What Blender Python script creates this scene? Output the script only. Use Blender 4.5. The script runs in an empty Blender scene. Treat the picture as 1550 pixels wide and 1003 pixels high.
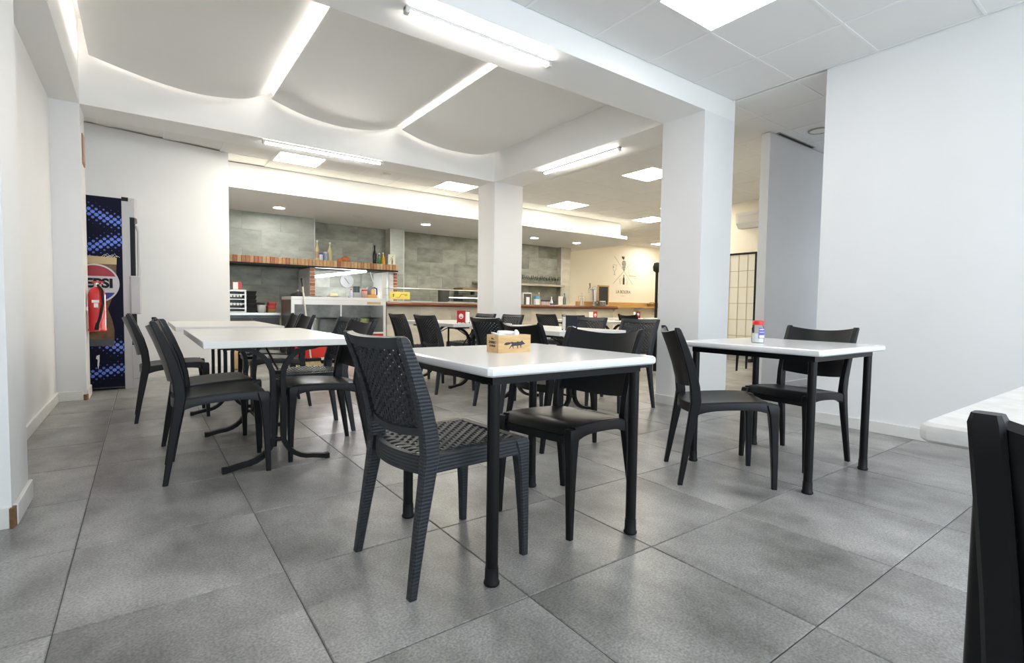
import bpy, math, random
from mathutils import Vector, Matrix
random.seed(7)
PI = math.pi
sc = bpy.context.scene
COL = sc.collection

# ------------------------------------------------------------------ camera
H = 0.92; FPX = 770.856; YAW, PITCH, ROLL = 0.628388, -0.047843, 0.014495
fw = Vector((math.sin(YAW)*math.cos(PITCH), math.cos(YAW)*math.cos(PITCH), math.sin(PITCH)))
r0 = Vector((math.cos(YAW), -math.sin(YAW), 0)); u0 = r0.cross(fw)
rt = r0*math.cos(ROLL) + u0*math.sin(ROLL); up = -r0*math.sin(ROLL) + u0*math.cos(ROLL)
cd = bpy.data.cameras.new('camera'); cd.sensor_width = 36; cd.lens = FPX/1550*36; cd.clip_start = .02
cam = bpy.data.objects.new('camera', cd); COL.objects.link(cam)
cam.matrix_world = Matrix(((rt.x, up.x, -fw.x, 0), (rt.y, up.y, -fw.y, 0), (rt.z, up.z, -fw.z, H), (0, 0, 0, 1)))
sc.camera = cam

# ------------------------------------------------------------------ daylight and exposure
wd = bpy.data.worlds.new('sky'); sc.world = wd; wd.use_nodes = True
bg = wd.node_tree.nodes['Background']; bg.inputs[0].default_value = (.79, .885, 1, 1); bg.inputs[1].default_value = 4.3
vs = sc.view_settings
vs.view_transform = 'Standard'; vs.look = 'None'; vs.gamma = 1; vs.use_curve_mapping = False; vs.exposure = 0.66
try:
    sc.cycles.use_denoising = True
    sc.cycles.max_bounces = 8; sc.cycles.diffuse_bounces = 5; sc.cycles.glossy_bounces = 3
    sc.cycles.transmission_bounces = 6; sc.cycles.transparent_max_bounces = 12
    sc.cycles.sample_clamp_indirect = 6; sc.cycles.caustics_reflective = False; sc.cycles.caustics_refractive = False
except Exception: pass
E_PANEL, E_TUBE, E_STRIP, E_COVE, E_SPOT = 26.0, 62.0, 20.0, 6.3, 120.0
# shop window in the wall behind: a portal guides the sky light through the real opening
WY0, WX0, WX1, WZ0, WZ1 = -2.6, -.3, 4.3, .35, 2.55
la = bpy.data.lights.new('window_portal', 'AREA'); la.shape = 'RECTANGLE'; la.size = WX1-WX0; la.size_y = WZ1-WZ0
la.cycles.is_portal = True
lo = bpy.data.objects.new('window_portal', la); COL.objects.link(lo)
lo.location = ((WX0+WX1)/2, WY0-.02, (WZ0+WZ1)/2); lo.rotation_euler = (PI/2, 0, 0)

# ------------------------------------------------------------------ materials
MATS = {}
def nodes(m):
    m.use_nodes = True; nt = m.node_tree
    return nt, nt.nodes, nt.links, nt.nodes['Principled BSDF']
def mat(name, col, rough=.5, metal=0, spec=.5, noise=None, bump=None, rnd=0, coat=0, coord='Object'):
    """noise=(scale, dark factor, detail, stretch xyz); bump=(scale,strength); rnd = per object tone change"""
    if name in MATS: return MATS[name]
    m = bpy.data.materials.new(name); MATS[name] = m
    nt, N, L, P = nodes(m)
    P.inputs['Base Color'].default_value = (*col, 1); P.inputs['Roughness'].default_value = rough
    P.inputs['Metallic'].default_value = metal; P.inputs['Specular IOR Level'].default_value = spec
    P.inputs['Coat Weight'].default_value = coat
    tc = N.new('ShaderNodeTexCoord'); src = None
    if noise:
        s, d, det, st = noise
        mp = N.new('ShaderNodeMapping'); mp.inputs['Scale'].default_value = st
        L.new(tc.outputs[coord], mp.inputs[0])
        if rnd:
            oi = N.new('ShaderNodeObjectInfo'); ml = N.new('ShaderNodeMath'); ml.operation = 'MULTIPLY'; ml.inputs[1].default_value = 37
            L.new(oi.outputs['Random'], ml.inputs[0]); cb = N.new('ShaderNodeCombineXYZ')
            for k in range(3): L.new(ml.outputs[0], cb.inputs[k])
            L.new(cb.outputs[0], mp.inputs['Location'])
        nz = N.new('ShaderNodeTexNoise'); nz.inputs['Scale'].default_value = s; nz.inputs['Detail'].default_value = det
        nz.inputs['Roughness'].default_value = .62
        L.new(mp.outputs[0], nz.inputs['Vector'])
        rp = N.new('ShaderNodeValToRGB'); rp.color_ramp.elements[0].position = .3; rp.color_ramp.elements[1].position = .7
        dk = d if isinstance(d, tuple) else tuple(c*d for c in col)
        rp.color_ramp.elements[0].color = (*dk, 1); rp.color_ramp.elements[1].color = (*col, 1)
        L.new(nz.outputs[0], rp.inputs[0]); src = rp.outputs[0]
    if rnd:
        oi = N.new('ShaderNodeObjectInfo'); mr = N.new('ShaderNodeMapRange')
        mr.inputs[3].default_value = 1-rnd; mr.inputs[4].default_value = 1+rnd
        L.new(oi.outputs['Random'], mr.inputs[0])
        hs = N.new('ShaderNodeHueSaturation')
        if src: L.new(src, hs.inputs['Color'])
        else: hs.inputs['Color'].default_value = (*col, 1)
        L.new(mr.outputs[0], hs.inputs['Value']); src = hs.outputs[0]
    if src: L.new(src, P.inputs['Base Color'])
    if bump:
        nb = N.new('ShaderNodeTexNoise'); nb.inputs['Scale'].default_value = bump[0]; nb.inputs['Detail'].default_value = 4
        L.new(tc.outputs[coord], nb.inputs['Vector'])
        bp = N.new('ShaderNodeBump'); bp.inputs['Strength'].default_value = bump[1]; bp.inputs['Distance'].default_value = .004
        L.new(nb.outputs[0], bp.inputs['Height']); L.new(bp.outputs[0], P.inputs['Normal'])
    return m
def emit(name, col, s):
    if name in MATS: return MATS[name]
    m = bpy.data.materials.new(name); MATS[name] = m
    nt, N, L, P = nodes(m)
    P.inputs['Base Color'].default_value = (.8, .8, .8, 1)
    P.inputs['Emission Color'].default_value = (*col, 1); P.inputs['Emission Strength'].default_value = s
    return m
def glass(name, tint=(1, 1, 1), refl=.12):
    if name in MATS: return MATS[name]
    m = bpy.data.materials.new(name); MATS[name] = m; m.use_nodes = True
    N, L = m.node_tree.nodes, m.node_tree.links
    for n in list(N): N.remove(n)
    o = N.new('ShaderNodeOutputMaterial'); mx = N.new('ShaderNodeMixShader'); t = N.new('ShaderNodeBsdfTransparent'); g = N.new('ShaderNodeBsdfGlossy')
    t.inputs[0].default_value = (*tint, 1); g.inputs['Roughness'].default_value = .03
    lw = N.new('ShaderNodeLayerWeight'); lw.inputs[0].default_value = refl
    L.new(lw.outputs['Fresnel'], mx.inputs[0]); L.new(t.outputs[0], mx.inputs[1]); L.new(g.outputs[0], mx.inputs[2]); L.new(mx.outputs[0], o.inputs[0])
    return m

wall_m = mat('white_paint', (.83, .83, .83), .55, noise=(1.2, .965, 3, (1, 1, 1)), bump=(60, .06))
cream_m = mat('cream_paint', (.90, .84, .70), .6, bump=(60, .06))
beam_m = mat('white_plaster', (.88, .875, .86), .6, bump=(50, .05))
wave_m = mat('panel_plaster', (.85, .845, .825), .6)
ctile_m = mat('ceiling_tile', (.83, .825, .81), .8, bump=(180, .25), rnd=.02)
cgrid_m = mat('ceiling_grid', (.86, .855, .84), .5)
base_m = mat('baseboard_paint', (.80, .79, .76), .4, noise=(5, .86, 5, (1, 1, 1)))
brown_m = mat('broken_plaster', (.26, .14, .06), .9, noise=(30, .5, 4, (1, 1, 1)))
floor_m = mat('floor_porcelain', (.385, .38, .368), .34, spec=.5, noise=(2.4, (.135, .132, .125), 9, (1.5, 1, 1)), bump=(90, .10), rnd=.09)
def speckle(m, scale, lo, hi):
    nt, N, L, P = nodes(m); lk = P.inputs['Base Color'].links[0]; src = lk.from_socket
    tc = N.new('ShaderNodeTexCoord'); nz = N.new('ShaderNodeTexNoise'); nz.inputs['Scale'].default_value = scale; nz.inputs['Detail'].default_value = 3
    L.new(tc.outputs['Object'], nz.inputs['Vector']); mr = N.new('ShaderNodeMapRange'); mr.inputs[1].default_value = .32; mr.inputs[2].default_value = .68; mr.inputs[3].default_value = lo; mr.inputs[4].default_value = hi
    L.new(nz.outputs[0], mr.inputs[0]); mx = N.new('ShaderNodeMix'); mx.data_type = 'RGBA'; mx.blend_type = 'MULTIPLY'; mx.inputs['Factor'].default_value = 1
    L.new(src, mx.inputs['A']); L.new(mr.outputs[0], mx.inputs['B']); L.new(mx.outputs['Result'], P.inputs['Base Color'])
speckle(floor_m, 130, .68, 1.25)
grout_m = mat('floor_grout', (.10, .10, .098), .8)
blk_m = mat('black_plastic', (.0065, .0068, .0078), .36, spec=.27)
wick_m = mat('charcoal_resin', (.020, .0245, .030), .45, spec=.42)
steelb_m = mat('black_steel', (.004, .004, .0045), .38, spec=.28)
white_m = mat('white_laminate', (.83, .83, .83), .16, spec=.5)
oldwh_m = mat('worn_white_laminate', (.78, .765, .73), .28, noise=(3, .93, 5, (.6, 9, 6)))
rawwh_m = mat('whitewashed_wood', (.78, .77, .74), .45, noise=(6, .80, 6, (3, 3, 14)))
pine_m = mat('pine_wood', (.72, .50, .25), .5, noise=(6, (.52, .31, .12), 5, (1.2, 8, 8)))
ledge_m = mat('ledge_wood', (.62, .38, .14), .45, noise=(4, (.48, .26, .08), 5, (.6, 8, 8)))
rim_m = mat('varnished_wood', (.17, .055, .022), .22, noise=(5, .55, 5, (.5, 8, 8)))
stone_m = mat('stone_tile', (.42, .43, .36), .42, noise=(2.4, (.19, .195, .165), 8, (1, 1, 2.2)), rnd=.22)
stonel_m = mat('bar_tile', (.68, .635, .525), .42, noise=(2.6, (.47, .435, .355), 8, (1, 1, 2.0)), rnd=.10)
steel_m = mat('brushed_steel', (.62, .62, .60), .32, metal=.9)
alu_m = mat('aluminium', (.72, .71, .69), .38, metal=.5)
dsteel_m = mat('dark_steel', (.10, .105, .10), .35, metal=.5, noise=(6, .6, 4, (1, 1, 1)))
red_m = mat('red_panel', (.55, .028, .02), .35)
redp_m = mat('red_paint', (.60, .015, .02), .25, coat=.4)
wht_m = mat('plain_white', (.82, .82, .80), .45)
paper_m = mat('paper', (.86, .86, .85), .8)
ink_m = mat('dark_ink', (.035, .035, .04), .6)
blackm_m = mat('matt_black', (.009, .009, .010), .5, spec=.25)
gline_m = mat('grey_line', (.42, .38, .32), .7)
gl_m = glass('clear_glass', (.97, .98, .97), .12)
glg_m = glass('green_glass', (.05, .30, .07), .25)
gld_m = glass('dark_glass', (.03, .06, .04), .3)
gla_m = glass('amber_glass', (.75, .42, .05), .2)
gly_m = glass('pale_glass', (.86, .82, .62), .2)
NEU = (1, .965, .91); WARM = (1, .90, .68)
panel_m = emit('led_panel', (1, .98, .95), E_PANEL*.30); panelw_m = emit('led_panel_warm', (1, .915, .76), E_PANEL); tube_m = emit('led_tube', (1, .97, .92), E_TUBE)
strip_m = emit('led_strip', (1, .93, .85), E_STRIP); cove_m = emit('led_cove', WARM, E_COVE)
spot_m = emit('led_spot', (1, .97, .90), E_SPOT); fluo_m = emit('fluorescent', (.93, .96, 1), 80)
stripw_m = emit('led_strip_dim', (1, .88, .78), 6)
case_m = emit('case_light', (1, .95, .70), 4)

# ------------------------------------------------------------------ mesh helpers
class MB:
    def __init__(s): s.v = []; s.f = []
    def add(s, v, f):
        o = len(s.v); s.v += [tuple(p) for p in v]; s.f += [tuple(i+o for i in q) for q in f]; return s
    def box(s, x0, x1, y0, y1, z0, z1):
        return s.add([(x, y, z) for z in (z0, z1) for y in (y0, y1) for x in (x0, x1)],
                     [(0, 2, 3, 1), (4, 5, 7, 6), (0, 1, 5, 4), (2, 6, 7, 3), (0, 4, 6, 2), (1, 3, 7, 5)])
    def rbox(s, x0, x1, y0, y1, z0, z1, b):
        """box with chamfered vertical edges and a chamfered top and bottom rim"""
        def ring(z, i):
            a, c, d, e = x0+i, x1-i, y0+i, y1-i; k = b
            return [(a+k, d, z), (c-k, d, z), (c, d+k, z), (c, e-k, z), (c-k, e, z), (a+k, e, z), (a, e-k, z), (a, d+k, z)]
        h = b*.45
        return s.loft([ring(z0, b*.6), ring(z0+h, b*.12), ring(z0+b, 0), ring(z1-b, 0), ring(z1-h, b*.12), ring(z1, b*.6)])
    def loft(s, rings, caps=True, closed=True):
        n = len(rings[0]); v = [p for r in rings for p in r]; f = []
        for i in range(len(rings)-1):
            for j in range(n if closed else n-1):
                k = (j+1) % n; f.append((i*n+j, i*n+k, (i+1)*n+k, (i+1)*n+j))
        if caps: f.append(tuple(range(n-1, -1, -1))); f.append(tuple(range((len(rings)-1)*n, len(rings)*n)))
        return s.add(v, f)
    def lathe(s, prof, c=(0, 0, 0), n=20, cap=True):
        rings = [[(c[0]+r*math.cos(2*PI*k/n), c[1]+r*math.sin(2*PI*k/n), c[2]+z) for k in range(n)] for r, z in prof]
        return s.loft(rings, cap)
    def tube(s, path, r, n=8, cap=True):
        P = [Vector(p) for p in path]; rings = []
        nrm = None
        for i, p in enumerate(P):
            t = (P[min(i+1, len(P)-1)] - P[max(i-1, 0)]).normalized()
            if nrm is None:
                a = Vector((0, 0, 1)) if abs(t.z) < .9 else Vector((1, 0, 0)); nrm = (a - t*a.dot(t)).normalized()
            else: nrm = (nrm - t*nrm.dot(t)).normalized()
            b = t.cross(nrm); rr = r[i] if isinstance(r, (list, tuple)) else r
            rings.append([p + nrm*rr*math.cos(2*PI*k/n) + b*rr*math.sin(2*PI*k/n) for k in range(n)])
        return s.loft(rings, cap)
    def prism(s, poly, axis, a, b):
        """extrude a 2D polygon along axis: 'x' uses (y,z), 'y' uses (x,z), 'z' uses (x,y)"""
        mk = {'x': lambda p, t: (t, p[0], p[1]), 'y': lambda p, t: (p[0], t, p[1]), 'z': lambda p, t: (p[0], p[1], t)}[axis]
        return s.loft([[mk(p, a) for p in poly], [mk(p, b) for p in poly]])
    def slab(s, fn, nu, nv, th):
        """curved plate: fn(u,v) -> (point, normal)"""
        A = [[fn(i/nu, j/nv) for i in range(nu+1)] for j in range(nv+1)]
        top = [Vector(q[0])+Vector(q[1])*th/2 for r in A for q in r]; bot = [Vector(q[0])-Vector(q[1])*th/2 for r in A for q in r]
        w = nu+1; n = len(top); f = []
        for j in range(nv):
            for i in range(nu):
                a = j*w+i; f.append((a, a+1, a+w+1, a+w)); f.append((n+a, n+a+w, n+a+w+1, n+a+1))
        edge = [i for i in range(w)] + [j*w+nu for j in range(1, nv+1)] + [nv*w+i for i in range(nu-1, -1, -1)] + [j*w for j in range(nv-1, 0, -1)]
        for k in range(len(edge)):
            a, b = edge[k], edge[(k+1) % len(edge)]; f.append((b, a, n+a, n+b))
        return s.add(top+bot, f)
    def mesh(s, name, m, smooth=False):
        me = bpy.data.meshes.new(name); me.from_pydata(s.v, [], s.f); me.update()
        if m: me.materials.append(m)
        if smooth:
            me.polygons.foreach_set('use_smooth', [True]*len(me.polygons))
            try: me.set_sharp_from_angle(angle=math.radians(smooth if smooth is not True else 40))
            except Exception: pass
        return me
    def build(s, name, m, parent=None, smooth=False):
        return link(name, s.mesh(name, m, smooth), parent)
def link(name, me, parent=None):
    o = bpy.data.objects.new(name, me); COL.objects.link(o)
    if parent: o.parent = parent
    return o
def tag(o, label, cat, group=None):
    o['label'] = label; o['category'] = cat
    if group: o['group'] = group
    return o
def thing(name, label, cat, loc=(0, 0, 0), rz=0, group=None):
    o = bpy.data.objects.new(name, None); COL.objects.link(o); o.empty_display_size = .1
    o.location = loc; o.rotation_euler = (0, 0, rz); return tag(o, label, cat, group)
def struct(o, label=None):
    o['kind'] = 'structure'
    if label: o['label'] = label
    return o
def copy_tree(o, parent=None):
    c = o.copy(); COL.objects.link(c); c.parent = parent
    for ch in list(o.children): copy_tree(ch, c)
    return c
def text_mesh(txt, size, m, depth=.001, bold=0):
    cu = bpy.data.curves.new('txt', 'FONT'); cu.body = txt; cu.size = size; cu.align_x = 'CENTER'; cu.align_y = 'CENTER'; cu.extrude = depth; cu.offset = bold
    ob = bpy.data.objects.new('txt', cu); COL.objects.link(ob); bpy.context.view_layer.update()
    me = bpy.data.meshes.new_from_object(ob.evaluated_get(bpy.context.evaluated_depsgraph_get()))
    bpy.data.objects.remove(ob); bpy.data.curves.remove(cu)
    me.materials.clear(); me.materials.append(m); return me
def stand_text(name, txt, size, m, parent, loc, rz=0, sx=1, bold=0):
    o = link(name, text_mesh(txt, size, m, .001, bold), parent); o.location = loc; o.rotation_euler = (PI/2, 0, rz); o.scale = (sx, 1, 1); return o
def disc(r, y, n=40, cx=0, cz=0, a0=0, a1=2*PI):
    full = abs(a1-a0-2*PI) < 1e-6
    return [(cx+r*math.cos(a0+(a1-a0)*k/(n if full else n-1)), cz+r*math.sin(a0+(a1-a0)*k/(n if full else n-1))) for k in range(n)]

# ================================================================== THE ROOM
CZ = 2.89; BZ = 2.705            # ceiling, underside of the beams
XL, XP0, XP1, XR = -.64, 4.10, 4.575, 4.54
# ---- floor: grout bed, porcelain tiles piece by piece in view, larger field elsewhere
TS = .60053; TX, TY = -.21582, 1.84162
fl = struct(MB().box(-1.6, 14, -2.9, 11, -.12, -.004).build('floor', grout_m), 'grey porcelain tile floor')
bm = MB(); g = .0016; hh = TS/2-g; b = .003
bm.loft([[(sx*(hh-i), sy*(hh-i), z) for sx, sy in ((-1, -1), (1, -1), (1, 1), (-1, 1))] for z, i in ((-.004, 0), (-.0022, 0), (0, b))])
tme = bm.mesh('floor_tile', floor_m)
ni = 0
for j in range(-3, 11):
    for i in range(-1, 17):
        cx, cy = TX+(i+.5)*TS, TY+(j+.5)*TS
        d = cx*fw.x+cy*fw.y; lat = cx*rt.x+cy*rt.y
        if d < .5 or abs(lat) > d*1.06+.5 or cx > 9.0 or (cx > 5 and cy < 1.8): continue
        o = link('floor_tile', tme, fl); o.location = (cx, cy, 0); o.rotation_euler = (0, 0, PI*random.randint(0, 1)); ni += 1
used = set()
fm = MB()
for j in range(-8, 16):
    for i in range(-3, 24):
        cx, cy = TX+(i+.5)*TS, TY+(j+.5)*TS
        d = cx*fw.x+cy*fw.y; lat = cx*rt.x+cy*rt.y
        seen = not (d < .5 or abs(lat) > d*1.06+.5 or cx > 9.0 or (cx > 5 and cy < 1.8)) and -3 <= j < 11 and -1 <= i < 17
        if not seen: fm.box(cx-hh, cx+hh, cy-hh, cy+hh, -.004, 0)
fo = fm.build('floor_tile_field', floor_m, fl); fo['kind'] = 'stuff'

# ---- walls
def wbox(name, x0, x1, y0, y1, z0, z1, m=None, label=None):
    return struct(MB().box(x0, x1, y0, y1, z0, z1).build(name, m or wall_m), label)
wbox('wall_left', -.84, XL, -2.9, 7.45, 0, 3.5, label='white side wall')
wbox('column_left', XL, -.44, 2.82, 3.19, 0, BZ, label='white painted pilaster with chipped skirting')
wbox('column_left.001', XL, -.43, 6.13, 6.56, 0, BZ, label='white painted pilaster beside the drinks fridge')
wbox('column', XP0, XP1, 2.755, 3.21, 0, BZ, label='square white column')
wbox('column.001', XP0, XP1+.025, 6.11, 6.54, 0, BZ, label='square white column in front of the bar')
# wall behind the fridge: slightly skewed
struct(MB().prism([(-.84, 7.34), (.95, 7.72), (.95, 10.5), (-.84, 10.5)], 'z', 0, CZ).build('wall_back', wall_m), 'white wall behind the drinks fridge')
wbox('wall_right', XR, 9.1, -2.9, 1.94, 0, CZ, label='white wall beside the far table')
wbox('wall_divider', 5.61, 9.1, 2.95, 3.05, 0, CZ-.01, label='white partition wall end')
wbox('wall_far_right', 8.9, 9.1, 3.05, 5.9, 0, CZ, cream_m, 'cream wall carrying the air conditioner')
wbox('wall_far_end', 13.75, 13.9, 5.9, 11, 0, CZ, cream_m)
wbox('wall_far_side', 9.1, 13.9, 5.7, 5.9, 0, CZ, cream_m)
wbox('wall_bar_end', 9.28, 13.8, 10.7, 10.9, 0, CZ, cream_m, 'cream end wall with a painted wine emblem')
wbox('wall_kitchen', .95, 9.3, 10.32, 10.5, 0, CZ, stone_m)
# wall behind with a shop window
bw = MB()
for a in ((-.84, WX0, 0, 3.5), (WX1, 4.7, 0, 3.5), (WX0, WX1, 0, WZ0), (WX0, WX1, WZ1, 3.5)): bw.box(a[0], a[1], WY0-.12, WY0, a[2], a[3])
struct(bw.build('wall_front', wall_m))
wn = MB()
for k in range(4):
    x = WX0+(WX1-WX0)*k/3; wn.box(max(WX0, x-.03), min(WX1, x+.03), WY0-.09, WY0-.04, WZ0, WZ1)
for z in (WZ0, WZ1-.06): wn.box(WX0, WX1, WY0-.09, WY0-.04, z, z+.06)
wo = struct(wn.build('window_1', steelb_m)); MB().box(WX0, WX1, WY0-.07, WY0-.064, WZ0, WZ1).build('pane', gl_m, wo)
# ---- beams round the raised ceiling bay
wbox('beam_front', -.84, XP1, 2.755, 3.21, BZ, 3.5, beam_m)
wbox('beam_back', -.43, XP1, 6.13, 6.54, BZ, 3.5, beam_m)
wbox('beam_left', -.64, -.43, 3.21, 6.54, BZ, 3.5, beam_m)
wbox('beam_right', XP0, XP1, 3.21, 6.13, BZ, 3.5, beam_m)
wbox('ceiling_bay', -.43, XP0, 3.21, 6.13, 3.46, 3.5, wall_m)
wbox('ceiling_slab', -.84, 14, -2.9, 11, 3.5, 3.6, wall_m)

# ---- curved panels hung in the bay
K = 6.02/6.13
prof = [[(-.357, 3.157), (-.04, 3.085), (.219, 3.043), (.494, 3.024), (.789, 3.051), (.976, 3.104), (1.171, 3.205), (1.225, 3.235)],
        [(1.177, 3.139), (1.441, 3.06), (1.656, 3.023), (1.957, 3.010), (2.277, 3.041), (2.53, 3.11), (2.68, 3.185), (2.745, 3.222)],
        [(2.69, 3.135), (2.981, 3.055), (3.37, 3.011), (3.786, 3.027), (4.0, 3.08), (4.155, 3.14)]]
def crm(P, t):
    n = len(P)-1; x = t*n; i = min(int(x), n-1); u = x-i
    p = [Vector((*P[max(0, min(n, i+k-1))], 0)) for k in range(4)]
    q = .5*((2*p[1]) + (p[2]-p[0])*u + (2*p[0]-5*p[1]+4*p[2]-p[3])*u*u + (-p[0]+3*p[1]-3*p[2]+p[3])*u**3)
    return q.x, q.y
for k, P in enumerate(prof):
    Q = [(x*K, H+(z-H)*K) for x, z in P]; pts = [crm(Q, t/28) for t in range(29)]
    rings = [[(x, y, z) for x, z in pts] + [(x, y, z+.018) for x, z in reversed(pts)] for y in (3.27, 6.02)]
    po = tag(MB().loft(rings).build('ceiling_wave_panel', wave_m, smooth=30),
        ['curved plaster ceiling panel next to the side wall beam', 'curved plaster ceiling panel between two glowing slots', 'curved plaster ceiling panel ending at the column beam'][k], 'ceiling panel')
    x0, z0 = pts[0]
    tag(MB().box(x0+.002, x0+.014, 3.35, 5.96, z0+.019, z0+.045).build('led_strip', strip_m),
        ['glowing light strip along the side wall beam', 'glowing light strip in the slot over the middle curved panel', 'glowing light strip in the slot nearer the columns'][k], 'light strip')
    # short strip lighting the end face of the bay
    ys = 5.86
    rg = [[(x, ys, z+.019), (x, ys+.012, z+.019), (x, ys+.012, z+.027), (x, ys, z+.027)] for x, z in pts[2:-3]]
    tag(MB().loft(rg).build('led_strip', stripw_m), ['light strip hidden on top of the first curved panel', 'light strip hidden on top of the second curved panel', 'light strip hidden on top of the third curved panel'][k], 'light strip')

# ---- suspended ceiling: grid plate, tiles as pieces, light panels in the grid
PT = .612; GX, GY = 2.69, 2.20
lights = {(2.69, 1.588): 'square light panel between the slim beam light and the white wall', (1.466, 7.096): 'square light panel over the grill corner', (3.914, 7.096): 'square light panel behind the column at the bar',
          (6.362, 7.096): 'square light panel over the bar stools end', (8.81, 7.096): 'square light panel furthest along the bar', (5.75, 4.648): 'square light panel beside the front column',
          (5.75, 2.20): 'square light panel over the passage'}
del lights[(5.75, 2.20)]
lights[(8.198, 5.872)] = 'added unseen fill light panel before the paper screen'  # extra panel added out of sight behind the column to brighten this side
lights[(11.258, 7.096)] = 'added unseen fill light panel beyond the end of the bar'  # extra unseen panel added to lift the cream end wall
lights[(12.482, 9.544)] = 'square light panel before the painted wine emblem'
lights[(0.242, .364)] = 'square light panel over the entrance by the shop window'
lights[(2.69, -.86)] = 'square light panel close to the shop window'
def gi(x, y): return (round((x-GX)/PT), round((y-GY)/PT))
lit = {gi(*k): v for k, v in lights.items()}
cell_me = MB().rbox(-PT/2+.004, PT/2-.004, -PT/2+.004, PT/2-.004, 0, .014, .003).mesh('ceiling_tile', ctile_m)
regs = [(-.64, XR, -2.6, 2.755), (XP1, 8.9, 1.94, 8.15), (-.64, XP1, 6.54, 8.15), (8.9, 13.75, 5.9, 8.15), (9.79, 13.75, 8.15, 10.7)]
ce = struct(MB().box(-.84, 13.8, -2.8, 2.755, CZ+.015, CZ+.04).box(XP1, 13.8, 1.94, 10.9, CZ+.015, CZ+.04).box(-.84, XP1, 6.54, 10.5, CZ+.015, CZ+.04).build('ceiling', cgrid_m), 'white suspended tile ceiling')
far_f = MB()
for rx0, rx1, ry0, ry1 in regs:
    for i in range(int((rx0-GX)//PT), int((rx1-GX)//PT)+1):
        for j in range(int((ry0-GY)//PT), int((ry1-GY)//PT)+1):
            if (i, j) in lit: continue
            x0, y0 = GX+i*PT, GY+j*PT
            a, c, d, e = max(x0, rx0), min(x0+PT, rx1), max(y0, ry0), min(y0+PT, ry1)
            if c-a < .03 or e-d < .03: continue
            if a < .95 and e > 7.3:
                e = min(e, 7.34+(a+.84)*.212)
                if e-d < .03: continue
            if e < .3: far_f.box(a+.004, c-.004, d+.004, e-.004, CZ, CZ+.014); continue
            if c-a > PT-.001 and e-d > PT-.001:
                o = link('ceiling_tile', cell_me, ce); o.location = (x0+PT/2, y0+PT/2, CZ)
            else: MB().rbox(a+.004, c-.004, d+.004, e-.004, CZ, CZ+.014, .003).build('ceiling_tile', ctile_m, ce)
for rx0, rx1, ry0, ry1 in regs:
    m = MB()
    for i in range(int((rx0-GX)//PT)+1, int((rx1-GX)//PT)+1): m.box(GX+i*PT-.009, GX+i*PT+.009, ry0, ry1 if rx0 > -.6 or ry0 < 5 else min(ry1, max(ry0+.01, 7.33+(GX+i*PT+.84)*.212)) if GX+i*PT < .95 else ry1, CZ-.0035, CZ+.002)
    for j in range(int((ry0-GY)//PT)+1, int((ry1-GY)//PT)+1):
        if rx0 < 0 and GY+j*PT > 7.34: m.box(.97, rx1, GY+j*PT-.009, GY+j*PT+.009, CZ-.003, CZ+.002)
        else: m.box(rx0, rx1, GY+j*PT-.009, GY+j*PT+.009, CZ-.003, CZ+.002)
    m.build('grid_bars', cgrid_m, ce)
fo = far_f.build('ceiling_tile_field', ctile_m, ce); fo['kind'] = 'stuff'
pf = MB(); t = .018; hp = PT/2-.006
for a in ((-hp, hp, -hp, -hp+t), (-hp, hp, hp-t, hp), (-hp, -hp+t, -hp+t, hp-t), (hp-t, hp, -hp+t, hp-t)): pf.box(*a, -.006, .012)
pf_me = pf.mesh('frame', wht_m); pd_me, pw_me, pe_me = (MB().box(-hp+t, hp-t, -hp+t, hp-t, -.003, .010).mesh('diffuser', q) for q in (panel_m, panelw_m, emit('led_panel_end', (1, .95, .86), E_PANEL*.8)))
for (x, y), lb in lights.items():
    o = thing('ceiling_light', lb, 'ceiling light', (x+PT/2, y+PT/2, CZ), 0, 'square ceiling light panels')
    link('frame', pf_me, o); link('diffuser', pd_me if y < 3 else pe_me if x > 12 else pw_me, o)

# ---- bar soffit with lit cove
SZ = 2.51
sof = [(.95, 8.0), (9.04, 8.0), (9.79, 8.80), (9.79, 10.7), (9.28, 10.7), (9.28, 10.32), (.95, 10.32)]
struct(MB().prism(sof, 'z', SZ, SZ+.03).build('soffit_bar', beam_m), 'lowered plaster ceiling over the bar')
lipo = MB(); lipo.box(.95, 9.04, 8.0, 8.02, SZ+.03, SZ+.065)
lipo.add([(9.04, 8.0, SZ+.03), (9.79, 8.8, SZ+.03), (9.775, 8.815, SZ+.03), (9.03, 8.02, SZ+.03), (9.04, 8.0, SZ+.065), (9.79, 8.8, SZ+.065), (9.775, 8.815, SZ+.065), (9.03, 8.02, SZ+.065)],
         [(3, 2, 1, 0), (4, 5, 6, 7), (0, 1, 5, 4), (1, 2, 6, 5), (2, 3, 7, 6), (3, 0, 4, 7)])
struct(lipo.build('trim_1', beam_m), 'cove lip')
fas = [(.95, 8.17), (9.0, 8.17), (9.60, 8.85), (9.60, 10.7), (9.28, 10.7), (9.28, 10.5), (.95, 10.5)]
struct(MB().prism(fas, 'z', SZ+.03, CZ).build('wall_fascia', wall_m), 'cream fascia above the lit cove')
tag(MB().box(.97, 9.0, 8.05, 8.065, SZ+.031, SZ+.041).build('led_strip', cove_m), 'long warm light strip in the cove over the bar', 'light strip')
tag(MB().add([(9.04, 8.08, SZ+.031), (9.70, 8.80, SZ+.031), (9.69, 8.81, SZ+.031), (9.03, 8.09, SZ+.031), (9.04, 8.08, SZ+.041), (9.70, 8.80, SZ+.041), (9.69, 8.81, SZ+.041), (9.03, 8.09, SZ+.041)],
    [(3, 2, 1, 0), (4, 5, 6, 7), (0, 1, 5, 4), (1, 2, 6, 5), (2, 3, 7, 6), (3, 0, 4, 7)]).build('led_strip', cove_m), 'short warm light strip on the slanted end of the cove', 'light strip')
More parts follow.
